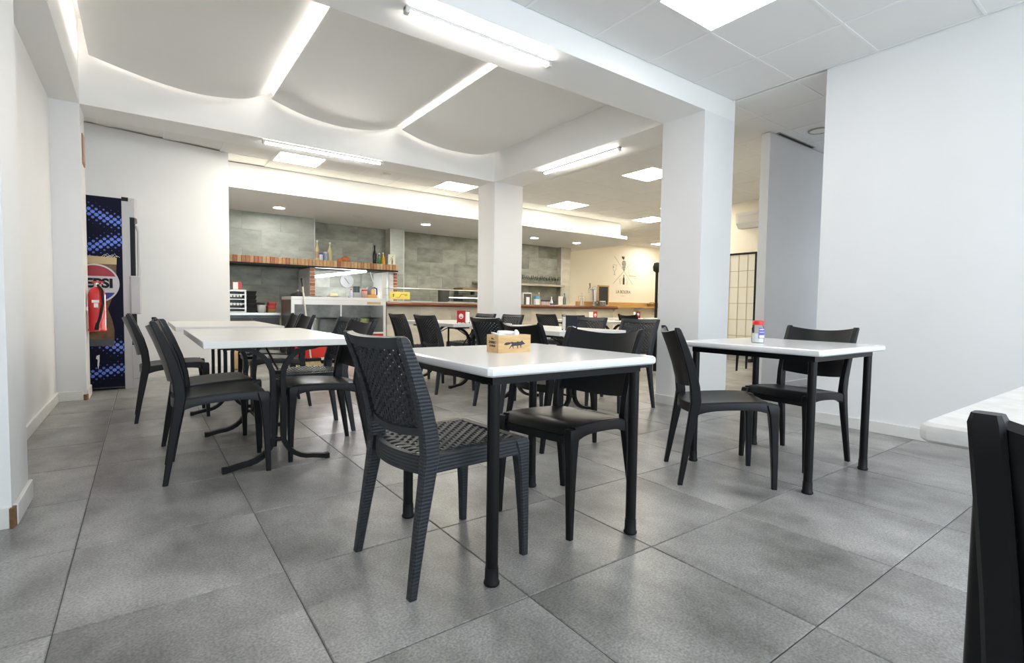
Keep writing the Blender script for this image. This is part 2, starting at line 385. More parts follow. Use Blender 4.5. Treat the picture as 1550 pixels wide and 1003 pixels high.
for k, (x, y, on, lb) in enumerate([(1.86, 9.16, 1, 'round downlight over the pale tiled chimney breast'), (3.18, 9.1, 0, 'unlit round downlight over the bottle shelf'), (4.5, 9.1, 1, 'round downlight over the glass counter case'),
                        (5.9, 9.15, 1, 'round downlight behind the column over the bar'), (7.28, 9.2, 1, 'round downlight over the glasses shelf'), (8.59, 9.2, 1, 'round downlight at the beer tap end')]):
    o = thing('downlight', lb, 'downlight', (x, y, SZ), 0, 'round downlights over the bar')
    MB().lathe([(.095, 0), (.10, -.004), (.10, -.010), (.085, -.012), (.085, 0)], n=28).build('ring', wht_m, o, 40)
    MB().lathe([(.083, 0), (.083, -.009)], n=28).build('lens', spot_m if on else wht_m, o)

# ---- baseboards
def bb(name, *bx): 
    m = MB()
    for q in bx: m.rbox(*q, .004)
    return struct(m.build(name, base_m))
bh = .088; bt = .016
bb('baseboard_right', (XR-bt, XR, -2.6, 1.94+bt, 0, bh), (XR, 8.9, 1.94, 1.94+bt, 0, bh))
bb('baseboard_left', (XL, XL+bt, 3.2, 6.12, 0, bh))
bb('baseboard_pilaster', (XL, -.444, 2.82-bt, 2.82, 0, bh), (-.44, -.44+bt, 2.84, 3.2, 0, bh))
MB().prism([(-.446, 2.822-bt), (-.436, 2.812-bt), (-.428, 2.84), (-.44, 2.84)], 'z', 0, bh*.93).build('broken_corner', brown_m, bpy.data.objects['baseboard_pilaster'])
bb('baseboard_pilaster.001', (XL, -.452, 6.13-bt, 6.13, 0, bh), (-.43, -.43+bt, 6.15, 6.5, 0, bh*1.08))
MB().prism([(-.452, 6.132-bt), (-.43, 6.125-bt), (-.418, 6.15), (-.43, 6.15)], 'z', 0, bh*.6).build('broken_corner', brown_m, bpy.data.objects['baseboard_pilaster.001'])
bb('baseboard_column', (XP0-bt, XP1+bt, 2.755-bt, 2.755, 0, bh), (XP0-bt, XP0, 2.755, 3.21, 0, bh), (XP1, XP1+bt, 2.755, 3.21, 0, bh))
bb('baseboard_column.001', (XP0-bt, XP1+bt, 6.11-bt, 6.11, 0, bh), (XP0-bt, XP0, 6.11, 6.54, 0, bh))
bb('baseboard_divider', (5.61-bt, 8.9, 2.95-bt, 2.95, 0, bh), (5.61-bt, 5.61, 2.95, 3.05, 0, bh))
bb('baseboard_far', (8.9-bt, 8.9, 3.05, 5.9, 0, bh))
m_ = MB(); dx, dy = .9749, .2225
m_.prism([(-.64, 7.365), (.95, 7.705), (.953, 7.69), (-.637, 7.35)], 'z', 0, bh)
struct(m_.build('baseboard_back', base_m))

# ---- lamps under the beams
def batten(label, x0, y0, x1, y1):
    L_ = math.hypot(x1-x0, y1-y0); o = thing('batten_light', label, 'ceiling light', ((x0+x1)/2, (y0+y1)/2, BZ), math.atan2(y1-y0, x1-x0), 'slim lights under the beams')
    MB().rbox(-L_/2, L_/2, -.020, .020, -.020, 0, .004).build('housing', wht_m, o)
    for s in (-1, 1): MB().rbox(s*L_/2-.03 if s > 0 else -L_/2-.0, s*L_/2 if s > 0 else -L_/2+.03, -.021, .021, -.039, 0, .004).build('end_cap', alu_m, o)
    pts = [(.019*math.cos(a), -.020-.017*math.sin(a)) for a in [PI*k/8 for k in range(9)]]
    MB().prism(pts, 'x', -L_/2+.03, L_/2-.03).build('diffuser', tube_m, o, 60)
batten('slim light under the beam nearer the shop window', 1.30, 2.93, 2.44, 2.93)
batten('slim light under the beam between the two columns', 4.31, 3.94, 4.31, 5.27)
batten('slim light under the beam in front of the bar', 1.09, 6.19, 2.46, 6.19)
o = tag(MB().rbox(2.93, 3.05, 7.35, 7.47, CZ-.025, CZ, .006).build('emergency_light', wht_m), 'small square emergency light on the ceiling near the bar', 'emergency light')
MB().box(2.95, 3.03, 7.37, 7.45, CZ-.027, CZ-.024).build('lens', paper_m, o)
o = thing('ceiling_speaker', 'round white ceiling speaker by the partition wall', 'speaker', (6.0, 2.62, CZ))
MB().lathe([(.105, 0), (.11, -.004), (.105, -.012), (.09, -.012), (.09, 0)], n=28).build('ring', gline_m, o, 40)
MB().lathe([(.09, 0), (.09, -.008), (.0, -.010)], n=28, cap=False).build('grille', ctile_m, o)

# ================================================================== FURNITURE
def rr(cx, cy, cz, a, b, k=.3):
    """rounded rectangle ring in the XY plane, a along x, b along y"""
    q = []
    for sx, sy in ((1, -1), (1, 1), (-1, 1), (-1, -1)):
        p1, p2 = (sx*a/2, sy*b/2*(1-k*2*min(a, b)/b/2)), (sx*a/2*(1-k*2*min(a, b)/a/2), sy*b/2)
        if sx*sy < 0: p1, p2 = p2, p1
        q += [p1, p2]
    return [(cx+x, cy+y, cz) for x, y in q]
def interp(T, z):
    for i in range(len(T)-1):
        if z <= T[i+1][1]:
            u = (z-T[i][1])/(T[i+1][1]-T[i][1]); u = max(0, u); u = u
            return T[i][0]+(T[i+1][0]-T[i][0])*u
    return T[-1][0]
REAR = [(-.250, 0), (-.222, .18), (-.192, .36), (-.180, .44), (-.188, .52), (-.212, .62), (-.246, .72), (-.288, .825)]
RSZ = [(.024, .026), (.033, .030), (.045, .034), (.052, .036), (.050, .034), (.046, .032), (.040, .030), (.030, .028)]
def rear_leg(s, scale=1.0, half=.205):
    m = MB(); rings = []
    Z = [0, .09, .18, .27, .36, .40, .44, .48, .52, .57, .62, .67, .72, .77, .815, .825]
    for z in Z:
        x = interp(REAR, z); k = [i for i in range(len(REAR)) if REAR[i][1] <= z][-1]; k2 = min(k+1, len(REAR)-1)
        u = 0 if k == k2 else (z-REAR[k][1])/(REAR[k2][1]-REAR[k][1])
        a = RSZ[k][0]+(RSZ[k2][0]-RSZ[k][0])*u; b = RSZ[k][1]+(RSZ[k2][1]-RSZ[k][1])*u
        if z == .825: a *= .7; b *= .8
        rings.append(rr(x, s*(half-.012*math.sin(min(1, z/.45)*PI/2)+ (.012*max(0, (z-.45)/.37))), z, a*scale, b*scale))
    return m.loft(rings)
def front_leg(s, scale=1.0, half=.20):
    m = MB()
    return m.loft([rr(x, s*(half-dy), z, a*scale, b*scale) for x, z, a, b, dy in
                   ((.222, 0, .024, .024, 0), (.219, .15, .031, .030, .003), (.213, .30, .040, .038, .007), (.208, .385, .050, .044, .010), (.202, .425, .062, .046, .011), (.198, .438, .060, .040, .012))])
def rail_top(x): # side profile of the seat
    u = (x+.2)/.42
    return .424+.022*math.sin(min(1, max(0, u))*PI*.62)
def side_rail(s, half=.189):
    m = MB(); rings = []
    for k in range(15):
        x = -.185+.385*k/14; zt = rail_top(x); e = abs(k/7-1)
        h = .040+.022*e**4
        rings.append([(x, s*half-.016, zt-h), (x, s*half+.016, zt-h), (x, s*half+.018, zt-.010), (x, s*half+.012, zt), (x, s*half-.012, zt), (x, s*half-.016, zt-.01)])
    return m.loft(rings)
def xr(u): return -.186-.036*(1-u*u)
def xf(u): return .226-.006*u*u
def seat_pt(u, v):
    x = xr(u)+(xf(u)-xr(u))*v; z = rail_top(min(.2, max(-.19, x)))-.018*(1-u*u)*math.sin(min(1, v*1.25+.02)*PI)**.7
    if v > .88: z -= .03*((v-.88)/.12)**2
    return Vector((x, u*.192, z-.004))
def seat_fn(uu, v):
    u = uu*2-1; p = seat_pt(u, v); e = .01
    du = seat_pt(min(1, u+e), v)-seat_pt(max(-1, u-e), v); dv = seat_pt(u, min(1, v+e))-seat_pt(u, max(0, v-e))
    n = dv.cross(du).normalized()
    if n.z < 0: n = -n
    return p, n
def back_pt(u, v, z0=.525, z1=.818, dip=.022, conc=.050):
    zb = z0-.018*(1-u*u); zt = z1-dip*(1-u*u); z = zb+(zt-zb)*v
    return Vector((interp(REAR, z)-conc*(1-u*u)+.004, u*(.190+.012*v), z))
def back_fn(uu, v, **k):
    u = uu*2-1; e = .01
    p = back_pt(u, v, **k); du = back_pt(min(1, u+e), v, **k)-back_pt(max(-1, u-e), v, **k); dv = back_pt(u, min(1, v+e), **k)-back_pt(u, max(0, v-e), **k)
    n = du.cross(dv).normalized(); return p, (n if n.x > 0 else -n)
def rear_apron(z0, z1, th=.014):
    def fn(uu, v):
        u = uu*2-1; return Vector((xr(u)+.004, u*.185, z0+(z1-z0)*v)), Vector((-1, -u*.35, 0)).normalized()
    return MB().slab(fn, 16, 3, th)
SC, WC = None, None
def make_smooth():
    o = thing('dining_chair', 'x', 'chair')
    MB().slab(seat_fn, 16, 18, .013).build('seat', blk_m, o, 50)
    MB().slab(back_fn, 18, 12, .015).build('backrest', blk_m, o, 50)
    for s in (-1, 1):
        rear_leg(s).build('leg', blk_m, o, 35); front_leg(s).build('leg', blk_m, o, 35); side_rail(s).build('side_rail', blk_m, o, 35)
    MB().slab(lambda a, v: (Vector((.206+.010*(1-(2*a-1)**2), (2*a-1)*.19, .385+.034*v-.008*(1-(2*a-1)**2)+.012*abs(2*a-1)**3*(1-v)*-1)), Vector((1, 0, 0))), 12, 2, .014).build('front_apron', blk_m, o, 40)
    rear_apron(.375, .425).build('rear_apron', blk_m, o, 40)
    return o
def weave(fn, rows, cols, wid, amp, vr=True):
    """ribbons running along u, over and under cross strands; fn(u,v)->(p,n)"""
    m = MB(); seg = 2
    for r in range(rows):
        v = (r+.5)/rows; hw = .5/rows*wid; rings = []
        for k in range(cols*seg+1):
            u = k/(cols*seg); ph = math.cos(PI*(k/seg+r)); d = amp*ph
            (p0, n), (p1, _) = fn(u, v-hw), fn(u, v+hw); t = .0022
            rings.append([Vector(p0)+Vector(n)*(d-t), Vector(p1)+Vector(n)*(d-t), Vector(p1)+Vector(n)*(d+t), Vector(p0)+Vector(n)*(d+t)])
        m.loft(rings)
    if vr:
        for c in range(cols):
            u = (c+.5)/cols; hw = .5/cols*.55; rings = []
            for k in range(9):
                v = k/8; (p0, n), (p1, _) = fn(u-hw, v), fn(u+hw, v); t = .002
                rings.append([Vector(p0)-Vector(n)*t, Vector(p1)-Vector(n)*t, Vector(p1)+Vector(n)*t, Vector(p0)+Vector(n)*t])
            m.loft(rings)
    return m
def wick_bump(m):
    nt, N, L, P = nodes(m); tc = N.new('ShaderNodeTexCoord'); w = N.new('ShaderNodeTexWave'); w.bands_direction = 'Z'; w.inputs['Scale'].default_value = 27; w.inputs['Distortion'].default_value = 1.2; w.inputs['Detail Scale'].default_value = 4
    b = N.new('ShaderNodeBump'); b.inputs['Strength'].default_value = .30; b.inputs['Distance'].default_value = .003
    L.new(tc.outputs['Object'], w.inputs['Vector']); L.new(w.outputs[1], b.inputs['Height']); L.new(b.outputs[0], P.inputs['Normal'])
wickf_m = mat('ribbed_resin', (.020, .0245, .030), .45, spec=.42); wick_bump(wickf_m)
def make_wicker():
    o = thing('wicker_chair', 'x', 'chair')
    k = dict(z0=.530, z1=.795, dip=.004, conc=.036)
    w = weave(lambda u, v: back_fn(.035+.93*u, v, **k), 21, 17, .86, .0052).build('backrest', wick_m, o, 50); w['label'] = 'woven back'
    def bar(v0, v1, z0, z1):
        def fn(a, v):
            u = 2*a-1; z = z0+(z1-z0)*v-(.016*(1-u*u) if z0 < .6 else .006*(1-u*u)); p = back_pt(u, 0, z0=.53, z1=.8, dip=0, conc=.036)
            return Vector((interp(REAR, z)-.036*(1-u*u)+.004, u*.2, z)), Vector((1, 0, .2)).normalized()
        return MB().slab(fn, 16, 3, .024)
    bar(0, 1, .790, .825).build('top_rail', wick_m, o, 45); bar(0, 1, .510, .535).build('lower_rail', wick_m, o, 45)
    def flat(u, v):
        y = (u*2-1)*.178; x = -.19+.40*v - (.03*(1-(2*u-1)**2) if v < .06 else 0)
        return Vector((x, y, .437+.008*math.sin(v*PI)-.008*(1-(2*u-1)**2))), Vector((0, 0, 1))
    w = weave(lambda a, b_: flat(b_, a), 18, 18, .86, .0042).build('seat', wick_m, o, 50); w['label'] = 'woven seat'
    for s in (-1, 1):
        rear_leg(s, 1.12).build('leg', wickf_m, o, 35); front_leg(s, 1.1).build('leg', wickf_m, o, 35)
        MB().box(-.19, .2, s*.19-.019, s*.19+.019, .385, .442).build('side_rail', wickf_m, o)
    MB().slab(lambda a, v: (Vector((.208, (2*a-1)*.19, .385+.056*v)), Vector((1, 0, 0))), 4, 1, .03).build('front_apron', wickf_m, o)
    rear_apron(.375, .437, .02).build('rear_apron', wickf_m, o, 40)
    return o
SMO, WIC = make_smooth(), make_wicker()
first = {'s': True, 'w': True}
def chair(kind, x, y, deg, label, group):
    """x,y = middle of the four feet, deg = facing direction from +X"""
    src = SMO if kind == 's' else WIC
    if first[kind]: first[kind] = False; o = src
    else: o = copy_tree(src)
    o.location = (x, y, 0); o.rotation_euler = (0, 0, math.radians(deg)); tag(o, label, 'chair', group); return o
GW, GS = 'dark woven resin chairs', 'smooth black plastic chairs'
chair('w', .905, 1.66, 4, 'dark woven resin chair with its back to the wooden napkin box', GW)
chair('s', 1.545, 1.70, 190, 'smooth black plastic chair facing the wooden napkin box', GS)
chair('s', .34, 3.24, -3, 'smooth black plastic chair at the corner of the long white table, drinks fridge side', GS)
chair('s', .36, 3.72, 4, 'smooth black plastic chair beside another at the long white table, drinks fridge side', GS)
chair('s', .905, 3.33, 181, 'smooth black plastic chair at the long white table, next to a woven chair', GS)
chair('w', .99, 3.87, 180, 'dark woven resin chair at the long white table, next to a smooth chair', GW)
chair('s', .20, 4.95, 0, 'smooth black plastic chair at the white table nearest the drinks fridge', GS)
chair('s', .97, 4.98, 180, 'smooth black plastic chair with its back to the stainless counter', GS)
chair('s', 1.0, 5.55, 178, 'smooth black plastic chair beside the broom', GS)
chair('w', 2.70, 4.92, 2, 'dark woven resin chair beside the red napkin holder on the bar-side table', GW)
chair('w', 2.68, 5.58, -2, 'dark woven resin chair furthest towards the glass cabinet', GW)
chair('w', 3.62, 5.35, 180, 'dark woven resin chair across the table from the red napkin holder', GW)
chair('w', 3.62, 5.98, 183, 'dark woven resin chair standing closest to the bar column', GW)
chair('w', 2.74, 3.80, 2, 'dark woven resin chair at the table with the black napkin holder, next to empty floor', GW)
chair('s', 2.28, 2.66, 0, 'smooth black plastic chair standing alone behind the wooden napkin box', GS)
chair('w', 3.62, 3.92, 180, 'dark woven resin chair behind the black napkin holder', GW)
chair('w', 3.60, 3.24, 181, 'dark woven resin chair beside the foot of the front column', GW)
chair('s', 2.60, 1.59, -43, 'smooth black plastic chair turned askew at the salt bottle table', GS)
chair('s', 3.275, 1.51, 176, 'smooth black plastic chair pushed under the salt bottle table against the white wall', GS)
chair('s', .945, -.082, 0, 'smooth black plastic chair at the whitewashed table', GS)
chair('w', 5.15, 5.85, 0, 'dark woven resin chair at the table in front of the bar counter', GW)
chair('w', 5.1, 5.2, 0, 'dark woven resin chair at the bar counter table, beside an identical chair', GW)
chair('s', 7.35, 6.2, 0, 'smooth black plastic chair by the end wall table', GS)
chair('s', 7.55, 4.05, 100, 'smooth black plastic chair by the paper screen', GS)

# ---- square tables with four black steel legs
def leg_table(name, label, x0, x1, y0, y1, lx0, lx1, ly0, ly1, top_m, zt=.733, th=.033):
    o = thing(name, label, 'table', ((x0+x1)/2, (y0+y1)/2, 0), 0, 'white topped tables'); cx, cy = (x0+x1)/2, (y0+y1)/2
    MB().rbox(x0-cx, x1-cx, y0-cy, y1-cy, zt-th, zt, .012).build('tabletop', top_m, o, 30)
    fr = MB(); q = .017
    fr.box(lx0-cx-q, lx1-cx+q, ly0-cy-q, ly0-cy+q, zt-th-.032, zt-th); fr.box(lx0-cx-q, lx1-cx+q, ly1-cy-q, ly1-cy+q, zt-th-.032, zt-th)
    fr.box(lx0-cx-q, lx0-cx+q, ly0-cy+q, ly1-cy-q, zt-th-.032, zt-th); fr.box(lx1-cx-q, lx1-cx+q, ly0-cy+q, ly1-cy-q, zt-th-.032, zt-th)
    fr.build('frame', steelb_m, o)
    for lx in (lx0, lx1):
        for ly in (ly0, ly1):
            l = MB().lathe([(.021, .06), (.0205, zt-th-.03)], (lx-cx, ly-cy, 0), 14).build('leg', steelb_m, o, 40)
            MB().lathe([(.024, 0), (.027, .004), (.027, .010), (.0235, .016), (.0225, .06)], (lx-cx, ly-cy, 0), 14).build('foot_cap', blackm_m, l, 40)
    return o
leg_table('square_table', 'glossy white square table carrying the wooden napkin box', .862, 1.668, 1.30, 2.09, .925, 1.609, 1.368, 2.025, white_m)
leg_table('square_table', 'glossy white square table carrying the salt bottle', 2.645, 3.465, 1.10, 1.895, 2.712, 3.404, 1.168, 1.83, white_m)
leg_table('square_table', 'whitewashed thick table top beside a single chair back', 1.082, 1.88, -.50, .292, 1.16, 1.80, -.42, .21, rawwh_m, th=.035)

# ---- long tables on curved double legs
def arc(pts): return pts
def curve_table(label, x0, x1, y0, y1, zt=.733, th=.036, vrods=False, grp='white topped tables', legs=None):
    cx, cy = (x0+x1)/2, (y0+y1)/2; o = thing('long_table', label, 'table', (cx, cy, 0), 0, grp)
    MB().rbox(x0-cx, x1-cx, y0-cy, y1-cy, zt-th, zt, .004).build('tabletop', oldwh_m, o)
    ly = legs or (y0+.26, y1-.22)
    for y in ly:
        y -= cy
        for s in (-1, 1):
            zt2 = zt-th-.012; P = []
            P += [(s*.29, zt2), (s*.22, zt2-.004)]
            for k in range(7): a = PI/2*k/6; P.append((s*(.026+.17*(1-math.sin(a))), zt2-.012-.17*(1-math.cos(a))))
            for k in range(8): a = PI/2*k/7; P.append((s*(.026+.16*(1-math.cos(a))), .175-.145*math.sin(a)-.0))
            P += [(s*.27, .014)]
            m = MB(); rings = []
            for i, (x, z) in enumerate(P):
                a = Vector((P[min(i+1, len(P)-1)][0]-P[max(i-1, 0)][0], P[min(i+1, len(P)-1)][1]-P[max(i-1, 0)][1])).normalized(); n = Vector((-a.y, a.x))*.013
                rings.append([(x+n.x, y-.017, z+n.y), (x+n.x, y+.017, z+n.y), (x-n.x, y+.017, z-n.y), (x-n.x, y-.017, z-n.y)])
            lg = m.loft(rings).build('leg', steelb_m, o, 30)
            MB().box(s*.27-.012, s*.27+.012, y-.019, y+.019, 0, .03).build('foot_cap', blackm_m, lg)
        for z in (.15, zt-th-.165): MB().tube([(-.03, y, z), (.03, y, z)], .011, 8).build('bolt', steelb_m, o)
        MB().box(-.29, .29, y-.02, y+.02, zt-th-.008, zt-th).build('top_plate', steelb_m, o)
    a, b_ = ly[0]-cy, ly[-1]-cy
    MB().tube([(0, a, .15), (0, b_, .15)], .009, 8).build('stretcher', steelb_m, o)
    MB().tube([(0, a, .55), (0, (a+b_)/2, zt-th-.01)], .006, 6).build('brace', steelb_m, o)
    MB().tube([(0, b_, .55), (0, (a+b_)/2, zt-th-.01)], .006, 6).build('brace', steelb_m, o)
    if vrods:
        y = ly[0]-cy-.06
        for s in (-1, 1):
            MB().tube([(0, y, zt-th-.02), (s*.20, y, .42)], .007, 6).build('brace', steelb_m, o)
            MB().tube([(s*.33, y, zt-th-.0), (s*.33, y, .42)], .010, 8).build('frame_bar', steelb_m, o)
        MB().tube([(-.34, y, zt-th-.014), (.34, y, zt-th-.014)], .010, 8).build('frame_bar', steelb_m, o)
    return o
curve_table('long white table on curved black double legs between four chairs', .232, 1.0, 2.83, 4.22, legs=(3.10, 4.03))
curve_table('long white table on curved black legs nearest the drinks fridge', .20, .97, 4.60, 6.0)
curve_table('long white table carrying the red napkin holder facing the bar column', 2.66, 3.43, 4.72, 6.10, vrods=True)
curve_table('long white table carrying the black napkin holder', 2.64, 3.41, 3.0, 4.36, legs=(3.26, 4.08))
curve_table('white table with a small red napkin holder in front of the bar', 5.25, 6.05, 5.0, 6.35)
curve_table('white table with a brown napkin holder before the end wall', 7.5, 8.3, 6.0, 7.2)

# ---- things on the tables
o = thing('napkin_box', 'pine box of paper napkins with a printed running fox', 'box', (1.245, 1.735, .733), math.radians(0))
# long face looks at -Y
W_, D_, H_ = .165, .085, .072
for nm, a in (('front_board', (-W_/2, W_/2, -D_/2, -D_/2+.008, 0, H_)), ('back_board', (-W_/2, W_/2, D_/2-.008, D_/2, 0, H_)), ('end_board', (-W_/2, -W_/2+.008, -D_/2+.008, D_/2-.008, 0, H_)),
              ('end_board', (W_/2-.008, W_/2, -D_/2+.008, D_/2-.008, 0, H_)), ('base_board', (-W_/2+.008, W_/2-.008, -D_/2+.008, D_/2-.008, 0, .006))):
    MB().box(*a).build(nm, pine_m, o)
fox = [(-.055, .034), (-.048, .041), (-.036, .043), (-.022, .042), (-.016, .0445), (-.004, .042), (.008, .0425), (.014, .0455), (.022, .0435), (.030, .044), (.035, .0475), (.0375, .050), (.040, .045), (.050, .037), (.055, .0345), (.052, .0335),
       (.040, .031), (.032, .029), (.034, .024), (.032, .019), (.029, .019), (.030, .024), (.026, .0285), (.018, .028), (.016, .020), (.019, .017), (.013, .017), (.013, .027), (0, .0275), (-.008, .026), (-.008, .021), (-.003, .017), (-.009, .017), (-.012, .025), (-.018, .025), (-.025, .017), (-.0295, .017), (-.022, .026), (-.016, .033), (-.018, .038), (-.028, .034), (-.042, .031)]
MB().prism(fox, 'y', -D_/2-.0008, -D_/2-.0001).build('fox_print', ink_m, o)
stand_text('side_print', 'ZORRO', .0155, ink_m, o, (-W_/2-.0006, 0, .041), -PI/2)
stand_text('side_print', 'D MESA', .0125, ink_m, o, (-W_/2-.0006, 0, .027), -PI/2)
MB().prism([(.012, .056), (.006, .060), (-.004, .059), (-.012, .055), (-.006, .053)], 'x', -W_/2-.0008, -W_/2-.0001).build('side_print', ink_m, o)
nap = thing('napkin_stack', 'white paper napkins bulging out of the pine box', 'napkins', (1.245, 1.735, .739))
for k in range(5):
    MB().slab(lambda a, v, k=k: (Vector((-.07+.14*a, -.03+.06*v, 0.045+k*.005+.012*math.sin(a*PI*1.0+k*.5)*v)), Vector((0, 0, 1))), 8, 5, .002).build('napkin', paper_m, nap, 60)
MB().tube([(-.055, .0, .076), (-.01, .004, .075), (.045, .01, .070)], .008, 8).build('napkin', paper_m, nap, 60)
MB().tube([(.02, -.02, .062), (.03, -.01, .080), (.045, .0, .070)], .008, 8).build('napkin', paper_m, nap, 60)

o = thing('salt_bottle', 'clear salt bottle with red cap and blue label', 'bottle', (2.90, 1.555, .733))
MB().lathe([(.030, 0), (.033, .006), (.033, .085), (.028, .098), (.0265, .104)], n=24).build('body', gl_m, o, 40)
MB().lathe([(.0, .002), (.0305, .003), (.0305, .056), (0, .060)], n=24, cap=False).build('salt', paper_m, o, 40)
MB().lathe([(.029, .104), (.030, .106), (.030, .126), (.027, .130), (0, .130)], n=24, cap=False).build('cap', mat('red_cap', (.75, .03, .03), .35), o, 40)
lb = mat('blue_label', (.13, .10, .55), .5)
def lab(z0, z1, r, m, a0, a1, nm, par):
    f = lambda a, v: (Vector((r*math.cos(a0+(a1-a0)*a), r*math.sin(a0+(a1-a0)*a), z0+(z1-z0)*v)), Vector((math.cos(a0+(a1-a0)*a), math.sin(a0+(a1-a0)*a), 0)))
    return MB().slab(f, 10, 1, .0006).build(nm, m, par)
A0, A1 = math.radians(-145), math.radians(-70)
L1 = lab(.027, .088, .0336, lb, A0, A1, 'label', o)
for z0, z1 in ((.077, .081), (.062, .0645), (.030, .046)): lab(z0, z1, .0342, paper_m, A0+.12, A1-.12, 'label_print', L1)

def napkin_holder(label, x, y, z, rz, colr, w, d, h, mark, emblem=True):
    o = thing('napkin_holder', label, 'napkin holder', (x, y, z), rz, 'napkin holders on tables')
    MB().rbox(-w/2, w/2, -d/2, -d/2+.004, .008, h, .001).build('side_plate', colr, o); MB().rbox(-w/2, w/2, d/2-.004, d/2, .008, h, .001).build('side_plate', colr, o)
    MB().box(-w/2+.004, w/2-.004, -d/2+.005, d/2-.005, h-.006, h-.001).build('top_plate', steel_m, o)
    MB().box(-w/2+.002, w/2-.002, -d/2+.005, d/2-.005, .010, h-.012).build('napkins', paper_m, o)
    for sx in (-1, 1):
        for sy in (-1, 1): MB().box(sx*w/2-.008 if sx > 0 else -w/2, sx*w/2 if sx > 0 else -w/2+.008, sy*d/2-.008 if sy > 0 else -d/2, sy*d/2 if sy > 0 else -d/2+.008, 0, .010).build('foot', blackm_m, o)
    if emblem:
        e = MB().prism(disc(w*.27, 0, 20, 0, h*.55), 'y', -d/2-.0012, -d/2-.0002).build('emblem', paper_m, o)
        MB().prism([(-w*.18, h*.50), (w*.18, h*.50), (w*.10, h*.42), (-w*.10, h*.42)], 'y', -d/2-.0024, -d/2-.0013).build('emblem_mark', colr, e)
    else:
        MB().prism([(w*.06, h*.20), (w*.06, h*.30), (w*.14, h*.29), (w*.22, h*.26), (w*.36, h*.24), (w*.40, h*.19), (w*.28, h*.20), (w*.16, h*.235), (w*.12, h*.19)], 'y', -d/2-.0012, -d/2-.0002).build('emblem', paper_m, o)
    return o
nred = mat('holder_red', (.50, .03, .03), .35); nblk = mat('holder_black', (.016, .018, .024), .6, spec=.2); nbrn = mat('holder_brown', (.22, .04, .03), .4)
napkin_holder('black napkin holder with a white mark on a long white table', 2.90, 3.17, .733, math.radians(-20), nblk, .105, .085, .125, None, False)
napkin_holder('red napkin holder with a round white emblem near the bar column', 2.92, 4.95, .733, math.radians(-62), nred, .11, .10, .14, None)
napkin_holder('small red napkin holder in front of the bar counter', 5.93, 5.93, .733, math.radians(5), nred, .10, .10, .14, None)
napkin_holder('dark red napkin holder on the table before the end wall', 7.85, 6.65, .733, math.radians(-20), nbrn, .10, .10, .14, None, True)
# low stand with a white box, half hidden by the column
o = thing('side_stand', 'dark low stand with a white box on it', 'stand', (6.36, 5.05, 0))
MB().box(-.22, .22, -.22, .22, .59, .62).build('top', blackm_m, o)
for sx in (-1, 1):
    for sy in (-1, 1): MB().box(sx*.2-.02, sx*.2+.02, sy*.2-.02, sy*.2+.02, 0, .59).build('leg', blackm_m, o)
o = tag(MB().rbox(6.20, 6.42, 4.92, 5.14, .62, .785, .006).build('paper_box', paper_m), 'white printed box on the dark stand by the column', 'box')
MB().box(6.26, 6.36, 4.918, 4.9195, .69, .74).build('print', gline_m, o)

# ================================================================== DRINKS FRIDGE
def halftone():
    m = bpy.data.materials.new('halftone_print'); nt, N, L, P = nodes(m); P.inputs['Roughness'].default_value = .55; P.inputs['Specular IOR Level'].default_value = .15
    tc = N.new('ShaderNodeTexCoord'); sp = N.new('ShaderNodeSeparateXYZ'); L.new(tc.outputs['Object'], sp.inputs[0])
    def M(op, a, b=None, c=None):
        n = N.new('ShaderNodeMath'); n.operation = op
        for k, q in enumerate((a, b, c)):
            if q is None: continue
            if isinstance(q, (int, float)): n.inputs[k].default_value = q
            else: L.new(q, n.inputs[k])
        return n.outputs[0]
    X, Z = sp.outputs['X'], sp.outputs['Z']
    cb = N.new('ShaderNodeCombineXYZ'); L.new(M('ADD', X, Z), cb.inputs[0]); L.new(M('SUBTRACT', Z, X), cb.inputs[1])
    vo = N.new('ShaderNodeTexVoronoi'); vo.voronoi_dimensions = '2D'; vo.inputs['Randomness'].default_value = 0; vo.inputs['Scale'].default_value = 17
    L.new(cb.outputs[0], vo.inputs['Vector'])
    def band(c, a, w):   # gaussian band round z = c + a*sin(x)
        d = M('SUBTRACT', Z, M('ADD', c, M('MULTIPLY', a, M('SINE', M('MULTIPLY', X, 9)))))
        return M('POWER', 2.718, M('MULTIPLY', M('MULTIPLY', d, d), -1/(w*w)))
    B = band(1.79, -.05, .085)
    for q in ((1.50, .05, .085), (.50, -.06, .09), (.19, .03, .07)): B = M('MAXIMUM', B, band(*q))
    dot = M('LESS_THAN', vo.outputs['Distance'], M('MULTIPLY', B, .44))
    mx = N.new('ShaderNodeMix'); mx.data_type = 'RGBA'; mx.inputs['A'].default_value = (.003, .004, .018, 1); L.new(dot, mx.inputs['Factor'])
    c2 = N.new('ShaderNodeMix'); c2.data_type = 'RGBA'; c2.inputs['A'].default_value = (.02, .03, .25, 1); c2.inputs['B'].default_value = (.16, .26, .80, 1); L.new(B, c2.inputs['Factor'])
    L.new(c2.outputs['Result'], mx.inputs['B']); L.new(mx.outputs['Result'], P.inputs['Base Color']); return m
FX, FY = -.33, 6.70
o = thing('drinks_fridge', 'tall drinks fridge with a blue dotted soft drink print on its side', 'fridge', (FX, FY, 0))
bx = lambda a, b, c, d, e, f: MB().box(a-FX, b-FX, c, d, e, f)
bx(-.61, -.155, .004, .60, .02, 1.985).build('body', dsteel_m, o)
pn = bx(-.60, -.158, 0, .004, .03, 1.98).build('side_print', halftone(), o)
gp = mat('fridge_grey', (.50, .50, .51), .45)
bx(-.155, -.09, .0, .60, .0, 1.96).build('side_frame', gp, o)
